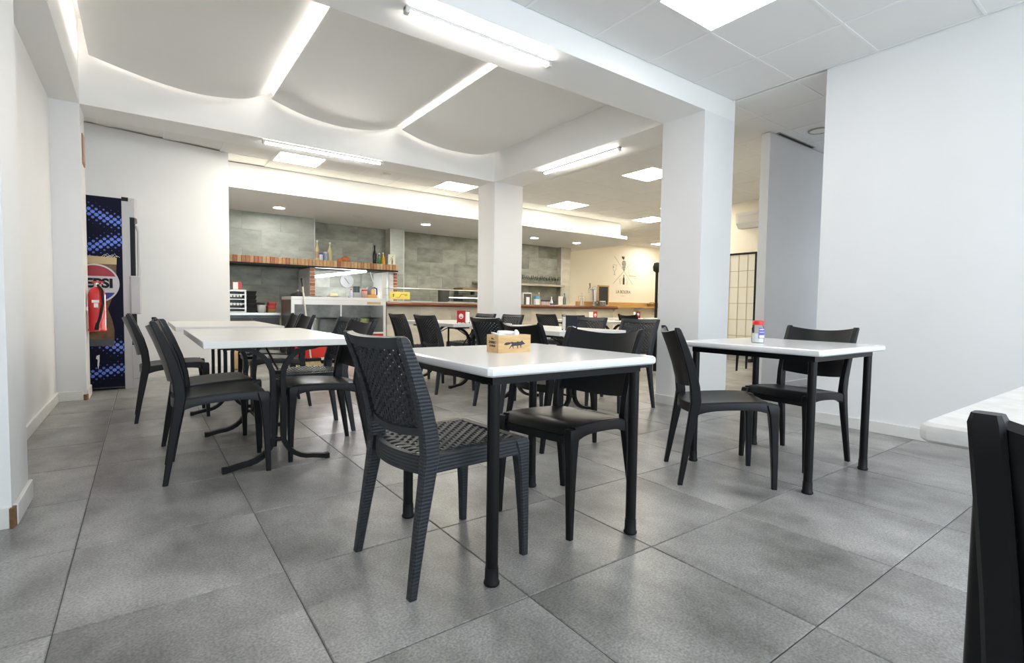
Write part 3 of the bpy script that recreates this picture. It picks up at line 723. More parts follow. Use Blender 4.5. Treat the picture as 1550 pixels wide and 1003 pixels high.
MB().prism([(-.10-FX, -.003), (-.10-FX, .6), (-.05-FX, .6), (-.028-FX, .5), (-.028-FX, .1), (-.05-FX, -.003)], 'z', 1.80, 1.995).build('top_cap', gp, o)
bx(-.156, -.10, -.004, .5, 1.961, 2.0).build('top_edge', blackm_m, o)
d = bx(-.09, -.05, .02, .58, .18, 1.795).build('door', blackm_m, o)
bx(-.05, -.045, .06, .54, .24, 1.74).build('door_glass', mat('door_glass', (.01, .012, .015), .08), d)
MB().tube([(-.035-FX, .03, 1.72), (-.02-FX, .03, 1.66), (-.02-FX, .03, 1.1), (-.035-FX, .03, 1.05)], .014, 10).build('door_handle', gp, d, 50)
MB().rbox(-.10-FX, -.004-FX, -.02, .10, .79, 1.19, .012).build('handle_cover', gp, o)
MB().prism([(-.0895-FX, -.003), (-.0895-FX, .6), (-.03-FX, .6), (.0-FX, .5), (.0-FX, .1), (-.04-FX, -.003)], 'z', 0, .10).build('kick_base', gp, o)
MB().rbox(-.10-FX, -.01-FX, .0, .12, .10, .46, .012).build('lower_cover', gp, o)
# printed glass of drink and round emblem
amber = mat('printed_amber', (.20, .10, .02), .4, noise=(14, (.06, .025, .008), 5, (1, 1, 1)))
gx = [(-.57, .46), (-.24, .46), (-.235, .62), (-.25, .72), (-.285, .84), (-.25, .95), (-.215, 1.10), (-.205, 1.36), (-.59, 1.36)]
pg = MB().prism([(x-FX, z) for x, z in gx], 'y', -.0025, -.0005).build('printed_glass', amber, pn)
MB().prism([(x-FX, z) for x, z in [(-.59, 1.30), (-.206, 1.30), (-.204, 1.37), (-.59, 1.385)]], 'y', -.0032, -.0022).build('printed_foam', mat('printed_foam', (.55, .42, .22), .5), pn)
MB().prism([(x-FX, z) for x, z in [(-.57, .46), (-.24, .46), (-.238, .53), (-.57, .53)]], 'y', -.0032, -.0022).build('printed_base', mat('printed_base', (.05, .05, .06), .3), pn)
for k in range(6): MB().tube([(-.33+.02*k-FX, -.003, 1.37), (-.30+.02*k-FX, -.003, 1.40+.012*math.sin(k*2.1)), (-.27+.018*k-FX, -.003, 1.375)], .0018, 5).build('printed_foam', paper_m, pn)
ex, ez, er = -.385-FX, 1.10, .20
em = MB().prism(disc(er, 0, 48, ex, ez), 'y', -.005, -.0035).build('emblem', mat('emblem_white', (.60, .60, .62), .5), pn)
a = math.asin(.075/(er*.92))
MB().prism(disc(er*.92, 0, 26, ex, ez, a, PI-a), 'y', -.0062, -.0051).build('emblem_top', mat('emblem_red', (.30, .006, .02), .4), em)
MB().prism(disc(er*.92, 0, 26, ex, ez, PI+a+.1, 2*PI-a-.1), 'y', -.0062, -.0051).build('emblem_bottom', mat('emblem_blue', (.008, .02, .22), .4), em)
stand_text('emblem_lettering', 'PEPSI', .125, blackm_m, em, (ex, -.0064, ez), 0, 1.06, .006)
MB().prism([(x-FX, z) for x, z in [(-.385, .36), (-.36, .37), (-.362, .30), (-.372, .22), (-.38, .26), (-.376, .32), (-.39, .33)]], 'y', -.003, -.0006).build('printed_mark', paper_m, pn)

o = thing('fire_extinguisher', 'red fire extinguisher hung on the white pilaster', 'extinguisher', (-.352, 6.36, .625))
MB().lathe([(.066, 0), (.072, .006), (.072, .025), (.069, .03), (.069, .355), (.058, .40), (.032, .425), (.024, .435)], n=24).build('cylinder', redp_m, o, 40)
MB().lathe([(.02, .435), (.02, .47), (.012, .475)], n=14).build('valve', steel_m, o, 40)
MB().box(-.04, .055, -.01, .01, .475, .487).build('handle', redp_m, o); MB().box(-.02, .05, -.008, .008, .455, .463).build('lever', redp_m, o)
MB().tube([(.01, -.03, .45), (.045, -.07, .40), (.05, -.085, .28), (.03, -.085, .16), (.005, -.08, .07)], .011, 8).build('hose', blackm_m, o, 50)
MB().tube([(.005, -.08, .09), (-.005, -.08, .02)], [.012, .018], 8).build('nozzle', blackm_m, o)
L_ = MB().box(-.035, .02, -.0715, -.0685, .28, .305).build('label', paper_m, o); MB().box(-.02, .012, -.0725, -.0685, .235, .275).build('label', paper_m, o)
MB().box(-.078, -.066, -.03, .03, .2, .24).build('bracket', steel_m, o)

# ================================================================== BAR AND KITCHEN
def tile_field(parent, x0, x1, z0, z1, y, m, tw=.62, th=.31, off=0, depth=.008):
    r = 0; z = z0
    zz = [z1-k*th for k in range(int((z1-z0)/th)+2)]
    for r in range(len(zz)-1):
        a, b_ = max(z0, zz[r+1]), zz[r]
        if b_-a < .02: continue
        x = x0-tw+((off+r*.5*tw) % tw)
        while x < x1:
            p, q = max(x, x0), min(x+tw, x1)
            if q-p > .02: MB().rbox(p+.0012, q-.0012, y-depth, y, a+.0012, b_-.0012, .0015).build('tile', m, parent)
            x += tw
wk = bpy.data.objects['wall_kitchen']
tile_field(wk, .96, 4.17, .78, 1.57, 10.32, stone_m, off=.2)
tile_field(wk, 2.63, 4.17, 1.70, SZ, 10.32, stone_m, off=.33)
tile_field(wk, 4.49, 8.95, .95, SZ, 10.32, stone_m, off=.1)
ch = wbox('wall_chimney', .95, 2.62, 9.912, 10.32, 1.72, SZ, stonel_m, 'pale stone tiled chimney breast')
chm = mat('pale_stone_tile', (.50, .53, .48), .38, noise=(2.2, (.30, .32, .28), 8, (1, 1, 2.2)), rnd=.10)
tile_field(ch, .96, 2.62, 1.725, SZ, 9.912, chm, off=.45)
MB().box(2.618, 2.632, 9.902, 9.914, 1.72, SZ).build('corner_trim', wht_m, ch)
c1 = wbox('column_kitchen', 4.17, 4.475, 10.058, 10.32, .78, SZ, stonel_m, 'stone tiled pier with white corner trims')
tile_field(c1, 4.18, 4.465, .8, SZ, 10.058, chm, off=.3)
for x in (4.17, 4.467): MB().box(x-.003, x+.009, 10.048, 10.06, .8, SZ).build('corner_trim', wht_m, c1)
c2 = wbox('column_kitchen.001', 8.95, 9.28, 10.158, 10.7, 0, SZ, stonel_m, 'stone tiled pier beside the cream end wall')
tile_field(c2, 8.96, 9.275, .9, SZ, 10.158, stonel_m, off=.3)
MB().box(8.945, 8.96, 10.148, 10.16, .9, SZ).build('corner_trim', wht_m, c2)
# brick mantel
ma = struct(MB().box(.95, 4.05, 9.42, 10.0, 1.60, 1.705).build('mantel', mat('mortar', (.20, .17, .13), .9)), 'brick edged mantel shelf over the grill')
br_cols = [(.46, .22, .11), (.52, .33, .16), (.60, .42, .22), (.40, .16, .09), (.50, .36, .20), (.56, .30, .17)]
br_m = [mat('brick_%s' % 'abcdef'[k], c, .8, noise=(20, .75, 4, (1, 1, 1)), rnd=.15) for k, c in enumerate(br_cols)]
br_me = [MB().rbox(-.0275, .0275, -.012, .012, 0, .112, .003).mesh('brick', m) for m in br_m]
for k in range(50):
    b_ = link('brick', br_me[random.randint(0, 5)], ma); b_.location = (.985+.0622*k, 9.412+random.uniform(-.002, .002), 1.598)
for k in range(9):
    b_ = link('brick', br_me[random.randint(0, 5)], ma); b_.location = (4.056, 9.45+.062*k, 1.598); b_.rotation_euler = (0, 0, PI/2)
MB().box(.95, 4.06, 9.40, 9.99, 1.572, 1.598).build('lintel', blackm_m, ma)
def pier(name, x0, x1, white_from, lbl):
    p = struct(MB().box(x0, x1, 9.50, 10.32, .78, 1.572).build(name, wht_m), lbl)
    for k in range(12):
        z = .80+k*.064
        MB().rbox(x0+.004, x1-.004, 9.486, 9.505, z, z+.054, .002).build('brick', br_m[random.choice((0, 3, 3, 5))] if not white_from else white_from, p)
    return p
pier('wall_pier', 2.43, 2.52, None, 'narrow red brick pier beside the grill')
pier('wall_pier.001', 3.905, 4.0, mat('white_brick', (.75, .74, .72), .7, rnd=.05), 'white brick pier'); pier('wall_pier.002', 4.003, 4.08, None, 'red brick pier end')
tag(MB().rbox(3.77, 3.86, 9.5, 9.52, .80, 1.55, .003).build('metal_sheet', alu_m), 'upright metal sheet beside the white bricks', 'metal sheet')
# fluorescent tube hung aslant under the mantel
o = thing('fluorescent_lamp', 'bright fluorescent tube hung aslant under the brick mantel', 'lamp', (3.03, 9.62, 1.5))
MB().tube([(-.48, 0, -.085), (.47, 0, .07)], .02, 10).build('tube', fluo_m, o); MB().tube([(-.49, .03, -.068), (.48, .03, .09)], .02, 6).build('housing', wht_m, o)
for x, z in ((-.49, -.087), (.48, .0715)): MB().tube([(x-.012, 0, z), (x+.012, 0, z)], .022, 10).build('end_cap', alu_m, o)
MB().tube([(.55, 0, .06), (.60, 0, -.1), (.66, .0, -.22)], .006, 6).build('cable', wht_m, o)
o = thing('dial_plate', 'round grey dial plate on the lit grill wall', 'plate', (3.35, 10.31, 1.40))
MB().prism(disc(.135, 0, 36), 'y', -.022, -.001).build('disc', mat('grey_dial', (.42, .42, .42), .5), o); MB().tube([(-.05, -.024, .06), (.045, -.024, -.06)], .004, 6).build('pointer', blackm_m, o)
# mantel things
def bottle(name, label, x, y, z, h, r, gm, capm, lm=None, cat='bottle', group='bottles on the mantel', fill=None):
    o = thing(name, label, cat, (x, y, z), 0, group)
    MB().lathe([(r*.9, 0), (r, .006), (r, h*.52), (r*.85, h*.6), (r*.38, h*.74), (r*.34, h*.92)], n=16).build('body', gm, o, 40)
    MB().lathe([(r*.42, h*.9), (r*.42, h), (0, h)], n=12, cap=False).build('cap', capm, o, 40)
    if lm:
        MB().lathe([(r*1.015, h*.14), (r*1.015, h*.44)], n=16, cap=False).build('label', lm, o, 40)
    return o
yl = mat('liqueur', (.55, .50, .30), .2); dk = mat('dark_bottle', (.012, .02, .018), .12); gn = mat('green_bottle', (.02, .17, .05), .12); am = mat('amber_bottle', (.60, .30, .03), .2)
bottle('bottle', 'tall pale liqueur bottle by the white corner trim', 2.58, 9.58, 1.705, .37, .038, yl, wht_m, mat('tan_label', (.35, .25, .15), .6))
bottle('bottle', 'pale liqueur bottle with white cap in the middle of the jars', 2.80, 9.56, 1.705, .35, .044, yl, wht_m)
bottle('bottle', 'tall dark wine bottle on the mantel', 3.67, 9.62, 1.705, .37, .038, dk, blackm_m)
bottle('bottle', 'green glass bottle on the mantel', 3.735, 9.56, 1.705, .22, .034, gn, wht_m)
bottle('bottle', 'amber bottle with white cap on the mantel', 3.82, 9.58, 1.705, .24, .042, am, wht_m)
def jar(label, x, y, z, r, h, body, lid, name='jar', group='jars by the grill'):
    o = thing(name, label, 'jar', (x, y, z), 0, group)
    MB().lathe([(r*.92, 0), (r, .005), (r, h*.78), (r*.9, h*.82)], n=16).build('body', body, o, 40); MB().lathe([(r*.96, h*.82), (r*.96, h), (0, h)], n=16, cap=False).build('lid', lid, o, 40); return o
jar('small white jar with blue lid on the mantel', 2.635, 9.54, 1.705, .036, .14, mat('jar_white', (.55, .55, .62), .3), mat('jar_blue', (.05, .06, .28), .4))
jar('blue and white tin on the mantel', 2.72, 9.55, 1.705, .040, .17, mat('tin_blue', (.28, .32, .48), .3), mat('tin_lid', (.55, .55, .58), .3))
o = thing('ornament', 'orange clay ornament lying on the mantel', 'ornament', (3.06, 9.58, 1.705))
oc = mat('orange_clay', (.55, .17, .05), .6, noise=(25, .7, 4, (1, 1, 1)))
MB().lathe([(.075, 0), (.09, .02), (.088, .06), (.06, .10), (.02, .115), (0, .117)], (.03, 0, 0), 14, False).build('shell', oc, o, 60); MB().lathe([(.04, 0), (.05, .02), (.04, .06), (.0, .075)], (-.07, 0, 0), 12, False).build('head', oc, o, 60)
o = thing('picture_card', 'small framed picture of a flower stem leaning on the mantel', 'picture', (3.98, 9.53, 1.705))
MB().box(-.075, .075, -.006, .006, 0, .21).build('card', mat('pale_card', (.62, .64, .52), .6), o)
MB().prism([(-.06, .06), (-.055, .06), (.03, .19), (.022, .19)], 'y', -.0075, -.006).build('stem_print', mat('stem', (.12, .14, .08), .6), o)
MB().prism([(-.005, .02), (.02, .02), (.024, .08), (.014, .14), (.006, .14), (-.004, .08)], 'y', -.0075, -.006).build('figure_print', mat('figure', (.22, .10, .04), .6), o)

# ---- refrigerated display cabinet
CXA, CXB, CY0, CY1 = 1.80, 3.28, 8.10, 8.75
o = thing('display_cabinet', 'glass fronted chilled cabinet with a red lower panel', 'cabinet', ((CXA+CXB)/2, CY0, 0)); cx = (CXA+CXB)/2; hw = (CXB-CXA)/2; D = CY1-CY0
MB().rbox(-hw, hw, 0, D, .985, 1.035, .006).build('worktop', alu_m, o)
MB().box(-hw, -hw+.015, .0, D, .05, .985).build('side_panel', dsteel_m, o); MB().box(hw-.015, hw, .0, D, .05, .985).build('side_panel', alu_m, o)
MB().box(-hw+.015, hw-.015, D-.02, D, .05, .985).build('back_panel', mat('worn_steel', (.34, .34, .32), .4, metal=.4, noise=(5, .5, 5, (1, 1, 1))), o)
MB().box(-hw+.015, hw-.015, .02, D-.02, .42, .45).build('floor_panel', steel_m, o); MB().box(-hw+.015, hw-.015, .12, D-.02, .70, .71).build('shelf', gl_m, o)
MB().box(-hw, -hw+.045, -.012, .0, .05, .985).build('frame_post', alu_m, o); MB().box(hw-.045, hw, -.012, .0, .05, .985).build('frame_post', alu_m, o)
MB().box(-hw+.045, hw-.045, -.012, .0, .915, .985).build('frame_rail', alu_m, o); MB().box(-hw+.045, hw-.045, -.012, .0, .45, .48).build('frame_rail', alu_m, o)
MB().box(-hw+.045, hw-.045, -.012, .0, .06, .10).build('frame_rail', alu_m, o)
MB().box(-hw+.06, hw-.06, .04, .07, .955, .975).build('lamp', emit('cabinet_fill', (.95, .98, 1), 6), o)  # glowing bar added to brighten the dark cabinet interior
MB().box(-.01, .01, -.010, -.002, .48, .915).build('mullion', alu_m, o)
MB().box(-hw+.045, hw-.045, -.007, -.003, .48, .915).build('pane', gl_m, o); MB().box(-hw+.045, hw-.045, -.008, -.001, .10, .45).build('lower_panel', red_m, o)
MB().box(hw-.32, hw-.09, -.0135, -.011, .93, .97).build('maker_plate', mat('brass_plate', (.45, .36, .20), .4), o)
MB().box(-hw+.02, hw-.02, .02, D-.02, 0, .05).build('plinth', blackm_m, o)
o = thing('stock_pot', 'steel stock pot inside the glass cabinet', 'pot', (2.17, 8.42, .45)); MB().lathe([(.12, 0), (.125, .005), (.125, .23), (.13, .235)], n=24).build('pot', steel_m, o, 40); MB().lathe([(.13, .236), (.12, .25), (0, .26)], n=24, cap=False).build('lid', steel_m, o, 40)
o = thing('tub', 'cream plastic tub inside the glass cabinet', 'tub', (2.98, 8.42, .45)); MB().lathe([(.10, 0), (.12, .22), (.125, .225)], n=20).build('tub', mat('cream_plastic', (.66, .60, .35), .5), o, 40); MB().lathe([(.126, .226), (.126, .24), (0, .24)], n=20, cap=False).build('lid', mat('green_lid', (.35, .50, .12), .5), o, 40)
CT = 1.035
o = thing('pan_lid', 'black domed pan lid on the cabinet top', 'lid', (1.98, 8.45, CT)); MB().lathe([(.11, 0), (.105, .03), (.07, .07), (.0, .085)], n=20, cap=False).build('dome', blackm_m, o, 60); MB().lathe([(.02, .085), (.022, .1), (0, .105)], n=12, cap=False).build('knob', steel_m, o)
tag(MB().lathe([(.07, 0), (.11, .018), (.105, .018), (.06, .006)], (2.22, 8.35, CT), 20).build('dish', wht_m, smooth=50), 'white dish on the glass cabinet', 'dish')
o = thing('serving_plate', 'cream plate of butter on the glass cabinet', 'plate', (2.52, 8.4, CT)); MB().lathe([(.07, 0), (.12, .02), (.115, .02), (.06, .006)], n=20).build('plate', wht_m, o, 50); MB().rbox(-.06, .06, -.04, .04, .012, .065, .015).build('butter', mat('butter', (.68, .62, .38), .5), o, 50)
o = thing('kitchen_knife', 'long knife lying on the glass cabinet', 'knife', (2.72, 8.45, CT)); MB().box(-.13, .05, -.012, .012, .004, .010).build('blade', steel_m, o); MB().box(.05, .15, -.012, .012, 0, .018).build('handle', blackm_m, o)
bottle('sauce_bottle', 'squeeze bottle with a red cap on the glass cabinet', 2.77, 8.3, CT, .14, .030, mat('blueish_plastic', (.45, .45, .60), .4), redp_m, group='bottles on the cabinet')
o = thing('cutlery_caddy', 'dark caddy of utensils on the glass cabinet', 'caddy', (2.88, 8.38, CT)); MB().box(-.06, .06, -.05, .05, 0, .09).build('box', mat('caddy_grey', (.30, .33, .33), .4), o)
for k in range(4): MB().box(-.05+.028*k, -.03+.028*k, -.02, .0, .09, .19).build('utensil', mat('dark_green', (.02, .05, .045), .4), o)
jar('clear jar with red lid on the glass cabinet', 3.0, 8.32, CT, .045, .14, mat('spice', (.42, .26, .22), .4), redp_m)
o = thing('bread_tray', 'orange tray with a bread roll on the glass cabinet', 'tray', (3.12, 8.34, CT)); MB().rbox(-.08, .08, -.06, .06, 0, .055, .01).build('tray', mat('orange_tray', (.62, .30, .08), .5), o); MB().rbox(.0, .06, -.03, .03, .055, .15, .02).build('bread', mat('bread', (.62, .42, .22), .7), o, 50)
bottle('sauce_bottle', 'small white squeeze bottle beside the kettle', 3.22, 8.24, CT, .11, .026, wht_m, wht_m, group='bottles on the cabinet')
o = thing('kettle', 'dark grey electric kettle at the end of the glass cabinet', 'kettle', (3.20, 8.58, CT)); MB().lathe([(.075, 0), (.078, .01), (.07, .12), (.055, .19), (.02, .215), (0, .218)], n=20, cap=False).build('body', mat('kettle_grey', (.10, .10, .12), .3), o, 50); MB().tube([(.05, 0, .19), (.11, 0, .17), (.115, 0, .07), (.075, 0, .03)], .012, 8).build('handle', blackm_m, o, 50)
# broom
o = thing('broom', 'broom with a long pale handle leaning on the glass cabinet', 'broom', (2.02, 7.92, 0)); MB().tube([(.02, .02, .11), (-.06, .15, 1.18)], .012, 8).build('handle', mat('handle_pale', (.62, .58, .50), .4), o); MB().tube([(-.06, .15, 1.18), (-.07, .164, 1.31)], .014, 8).build('grip', blackm_m, o)
MB().rbox(-.16, .16, -.045, .045, .07, .115, .01).build('brush_head', blackm_m, o); MB().loft([[(-.14, -.035, .07), (.14, -.035, .07), (.14, .035, .07), (-.14, .035, .07)], [(-.17, -.06, 0), (.17, -.06, 0), (.17, .06, 0), (-.17, .06, 0)]]).build('bristles', mat('bristle', (.38, .31, .16), .9, noise=(60, .6, 3, (1, 1, .1))), o)

# ---- kitchen counter to the side
o = thing('steel_counter', 'stainless work counter beside the chilled cabinet', 'counter', (1.36, 8.7, 0)); MB().rbox(-.40, .42, 0, .75, .735, .775, .006).build('worktop', steel_m, o); MB().box(-.39, .41, .02, .74, .06, .735).build('body', dsteel_m, o)
for k in range(2): MB().box(-.38+.40*k, -.0+.40*k, .005, .02, .10, .70).build('door', mat('black_door', (.02, .021, .02), .35), o)
MB().box(-.38, .40, .06, .72, 0, .06).build('plinth', blackm_m, o)
KT = .775
o = thing('rack_oven', 'silver rack oven on the stainless counter', 'oven', (1.18, 8.95, KT))
MB().box(-.16, .14, .30, .31, 0, .34).build('back_panel', dsteel_m, o); MB().rbox(-.16, .15, 0, .31, .325, .355, .004).build('top', alu_m, o); MB().rbox(-.16, .15, 0, .31, 0, .015, .004).build('base', alu_m, o)
for x in (-.16, .125): MB().box(x, x+.025, 0, .30, .015, .325).build('post', alu_m, o)
for k in range(4): MB().box(-.135, .125, .005, .29, .055+.072*k, .070+.072*k).build('shelf', alu_m, o)
for k in range(2):
    for q in range(5): MB().box(-.12+.045*q, -.09+.045*q, .0, .004, .11+.13*k, .15+.13*k).build('grille', wht_m, o)
tag(MB().rbox(1.15, 1.27, 8.98, 9.10, KT+.355, KT+.475, .004).build('napkin_pack', nred), 'red and white pack on top of the rack oven', 'pack')
MB().box(1.149, 1.22, 8.977, 8.98, KT+.36, KT+.47).build('white_side', paper_m, bpy.data.objects['napkin_pack'])
for k in range(5):
    o = tag(MB().loft([[(1.405-w, 9.0-w, z), (1.405+w, 9.0-w, z), (1.405+w, 9.0+w, z), (1.405-w, 9.0+w, z)] for w, z in ((.055, KT+k*.068), (.070, KT+k*.068+.062), (.070, KT+k*.068+.067))]).build('black_tray', blackm_m),
            'black plastic tray, number %s up in the stack by the rack oven' % ('one', 'two', 'three', 'four', 'five')[k], 'tray', 'stacked black trays')
for k, (x, z) in enumerate(((1.545, 0), (1.545, .026), (1.545, .052), (1.545, .078))):
    tag(MB().lathe([(.045, 0), (.07, .045), (.066, .045), (.03, .006)], (x, 8.95, KT+z), 18).build('bowl', wht_m, smooth=50), ['white bowl at the bottom of the pile by the black trays', 'white bowl second from the counter in the pile', 'white bowl third from the counter in the pile', 'white bowl topping the pile'][k], 'bowl', 'piled white bowls')
tag(MB().rbox(1.49, 1.63, 9.12, 9.24, KT, KT+.16, .01).build('black_box', blackm_m), 'black box behind the white bowls', 'box')
for k, (x, z, c) in enumerate(((1.69, 0, (.28, .17, .06)), (1.69, .057, (.42, .04, .03)), (1.70, .114, (.42, .04, .03)))):
    tag(MB().rbox(x-.06, x+.06, 8.9, 9.05, KT+z, KT+z+.055, .012).build('basket', mat('basket_%d' % k, c, .7, noise=(40, .6, 3, (1, 1, 1)))), ['brown woven basket under the red baskets', 'red basket on the brown one', 'red basket on top by the chilled cabinet'][k], 'basket', 'piled baskets')
o = thing('paper_sack', 'tan paper sack on the floor by the kitchen opening', 'sack', (1.06, 7.95, 0)); MB().rbox(-.13, .13, -.10, .10, 0, .26, .03).build('sack', mat('kraft', (.52, .36, .16), .8, noise=(9, .75, 4, (1, 1, 1))), o, 40); MB().rbox(-.11, .11, -.04, .04, .255, .32, .015).build('folded_top', mat('kraft', (.52, .36, .16), .8), o)

# ---- bar counter
BX0, BX1, BY = 3.34, 8.86, 8.20
o = thing('bar_counter', 'long stone tiled bar counter with a varnished wooden rim', 'bar counter', (BX0, BY, 0))
MB().box(0, BX1-BX0, .008, .12, 0, .905).build('front_wall', stonel_m, o); MB().box(BX1-BX0-.12, BX1-BX0, .12, 1.0, 0, .905).build('end_wall', stonel_m, o)
zz = [(0, .285), (.285, .595), (.595, .903)]
for r, (a, b_) in enumerate(zz):
    x = -.62+(r % 2)*.31
    while x < BX1-BX0:
        p, q = max(0, x), min(x+.62, BX1-BX0)
        if q-p > .02: MB().rbox(p+.001, q-.001, 0, .008, a+.001, b_-.001, .0015).build('tile', stonel_m, o)
        x += .62
MB().prism([(-.10, .925), (-.09, .91), (-.07, .905), (.0, .905), (.0, .975), (-.07, .975), (-.09, .968), (-.10, .955)], 'x', -.03, BX1-BX0+.05).build('rim', rim_m, o, 50)
MB().box(0, BX1-BX0, .0, .55, .905, .972).build('counter_top', mat('counter_stone', (.40, .38, .33), .3, noise=(8, .7, 5, (1, 1, 1))), o)
BT = .972
# glass case on the counter
o = thing('counter_case', 'low glass food case standing on the bar', 'glass case', (3.42, 8.26, BT+.004)); CL = 2.55
MB().box(0, CL, .0, .36, 0, .02).build('base', steel_m, o); MB().box(0, CL, 0, .006, .02, .235).build('pane', gl_m, o); MB().box(0, CL, .0, .34, .235, .243).build('pane', gl_m, o)
MB().tube([(0, .0, .24), (CL, .0, .24)], .008, 6).build('rail', alu_m, o); MB().box(0, CL, .20, .34, .12, .128).build('shelf', gl_m, o)
for x in (0, CL-.012): MB().box(x, x+.004, .01, .33, .02, .230).build('end_pane', glass('thin_glass', (.97, .98, .97), .01), o)
MB().box(1.25, 2.3, .16, .19, .10, .115).build('lamp', case_m, o); MB().box(.45, .85, .10, .15, .021, .030).build('tray', wht_m, o); MB().box(1.2, 1.75, .10, .15, .021, .030).build('tray', wht_m, o)
o = thing('notice_card', 'yellow notice card on the end of the glass case', 'sign', (3.60, 8.247, 1.03)); ym = mat('yellow_card', (.75, .63, .12), .5)
MB().box(-.19, .18, -.004, .004, 0, .125).build('card', ym, o); MB().prism([(-.08, .03), (-.02, .03), (.02, .085), (.13, .085), (.13, .080), (.024, .080), (-.016, .025), (-.08, .025)], 'y', -.0052, -.004).build('print', ink_m, o)
MB().prism([(-.14, .035), (-.125, .05), (-.135, .075), (-.12, .09), (-.11, .065), (-.12, .05), (-.115, .035)], 'y', -.0052, -.004).build('print', ink_m, o); MB().box(.08, .13, -.0052, -.004, .06, .068).build('print', ink_m, o)
for k in range(3):
    tag(MB().lathe([(.02, 0), (.028, .08), (.026, .08), (.018, .006)], (5.0+.075*k, 8.9, BT), 12).build('shot_glass', gl_m, smooth=40), 'small clear glass behind the glass food case', 'glass', 'small glasses behind the food case')
# back counter and shelf of glasses
o = thing('back_counter', 'dark work counter along the tiled bar wall', 'counter', (4.6, 9.75, 0)); MB().box(0, 4.3, 0, .55, .86, .90).build('worktop', steel_m, o); MB().box(.02, 4.28, .03, .55, 0, .86).build('body', dsteel_m, o)
tag(MB().box(5.25, 5.45, 9.85, 10.0, .90, 1.28).build('coffee_grinder', dsteel_m), 'dark grinder box behind the glass food case', 'grinder')
o = thing('coffee_machine', 'dark coffee machine with a bronze hood on the back counter', 'coffee machine', (6.0, 9.8, .90)); MB().rbox(-.25, .3, 0, .42, 0, .28, .02).build('body', dsteel_m, o); MB().rbox(-.25, .3, 0, .42, .36, .44, .015).build('hood', mat('bronze', (.25, .17, .09), .4, metal=.6), o)
MB().box(-.22, -.18, .3, .4, .28, .36).build('post', dsteel_m, o); MB().box(.2, .25, .3, .4, .28, .36).build('post', dsteel_m, o)
sh = tag(MB().rbox(6.3, 8.94, 9.98, 10.31, 1.46, 1.51, .004).build('wooden_shelf', mat('shelf_board', (.46, .40, .30), .5, noise=(6, .8, 4, (1, 6, 6)))), 'wooden shelf of glasses on the stone bar wall', 'shelf')
ggl = glass('glass_ware', (.88, .90, .88), .38)
n_ = 0
for row, y in enumerate((10.05, 10.2)):
    for k in range(13):
        x = 7.62+.098*k+row*.05; hgt = .17 if (k+row) % 3 else .21
        g_ = thing('wine_glass', 'stemmed clear glass on the wooden bar shelf', 'glass', (x, y, 1.51), 0, 'glasses on the bar shelf')
        MB().lathe([(.030, 0), (.030, .004), (.005, .008)], n=10).build('foot', ggl, g_, 40); MB().lathe([(.004, .008), (.004, hgt*.45)], n=6).build('stem', ggl, g_); MB().lathe([(.006, hgt*.45), (.032, hgt*.62), (.034, hgt*.8), (.028, hgt)], n=12, cap=False).build('bowl', ggl, g_, 60)
o = thing('mini_fridge', 'small glass door cooler on the back counter beside the column', 'cooler', (7.62, 9.85, .90)); MB().box(-.13, .13, .02, .3, 0, .38).build('body', wht_m, o); MB().box(-.11, .11, .012, .02, .03, .35).build('door', mat('cooler_dark', (.08, .08, .075), .2), o); MB().box(-.04, .06, .006, .012, .06, .27).build('label', paper_m, o)
o = thing('milk_carton', 'white and blue carton on the back counter', 'carton', (7.94, 9.9, .90)); MB().box(-.06, .06, -.04, .04, 0, .23).build('body', wht_m, o); MB().box(-.061, .061, -.041, .041, .23, .30).build('top', mat('carton_blue', (.10, .35, .60), .5), o)
bottle('spirit_bottle', 'yellow spirit bottle beside the carton', 8.05, 9.95, .90, .40, .04, mat('spirit', (.55, .42, .15), .2), wht_m, group='bottles on the back counter')
for k in range(5): jar('pink cup with dark lid in a row on the back counter', 8.13+.058*k, 9.93, .90, .026, .21, mat('pinkish', (.55, .42, .42), .4), mat('dark_lid', (.06, .06, .12), .4), 'cup', 'row of lidded cups')
bottle('spray_bottle', 'white bottle with a blue label by the bar rim', 8.42, 9.9, .90, .30, .04, wht_m, wht_m, mat('label_blue', (.08, .10, .50), .5), group='bottles on the back counter')
for k in range(3): tag(MB().lathe([(.024, 0), (.03, .2), (.028, .2), (.022, .006)], (8.50+.07*k, 9.98, .90), 12).build('tall_glass', ggl, smooth=40), 'tall clear tumbler beside the leaning card', 'glass', 'tall tumblers on the back counter')
tag(MB().add([(8.66, 9.9, .9), (8.80, 9.9, .9), (8.80, 9.92, .9), (8.66, 9.92, .9), (8.74, 10.0, 1.22), (8.90, 10.0, 1.22), (8.90, 10.02, 1.22), (8.74, 10.02, 1.22)], [(3, 2, 1, 0), (4, 5, 6, 7), (0, 1, 5, 4), (1, 2, 6, 5), (2, 3, 7, 6), (3, 0, 4, 7)]).build('leaning_card', mat('cream_card', (.66, .63, .55), .6)), 'cream card leaning against the stone pier', 'card')
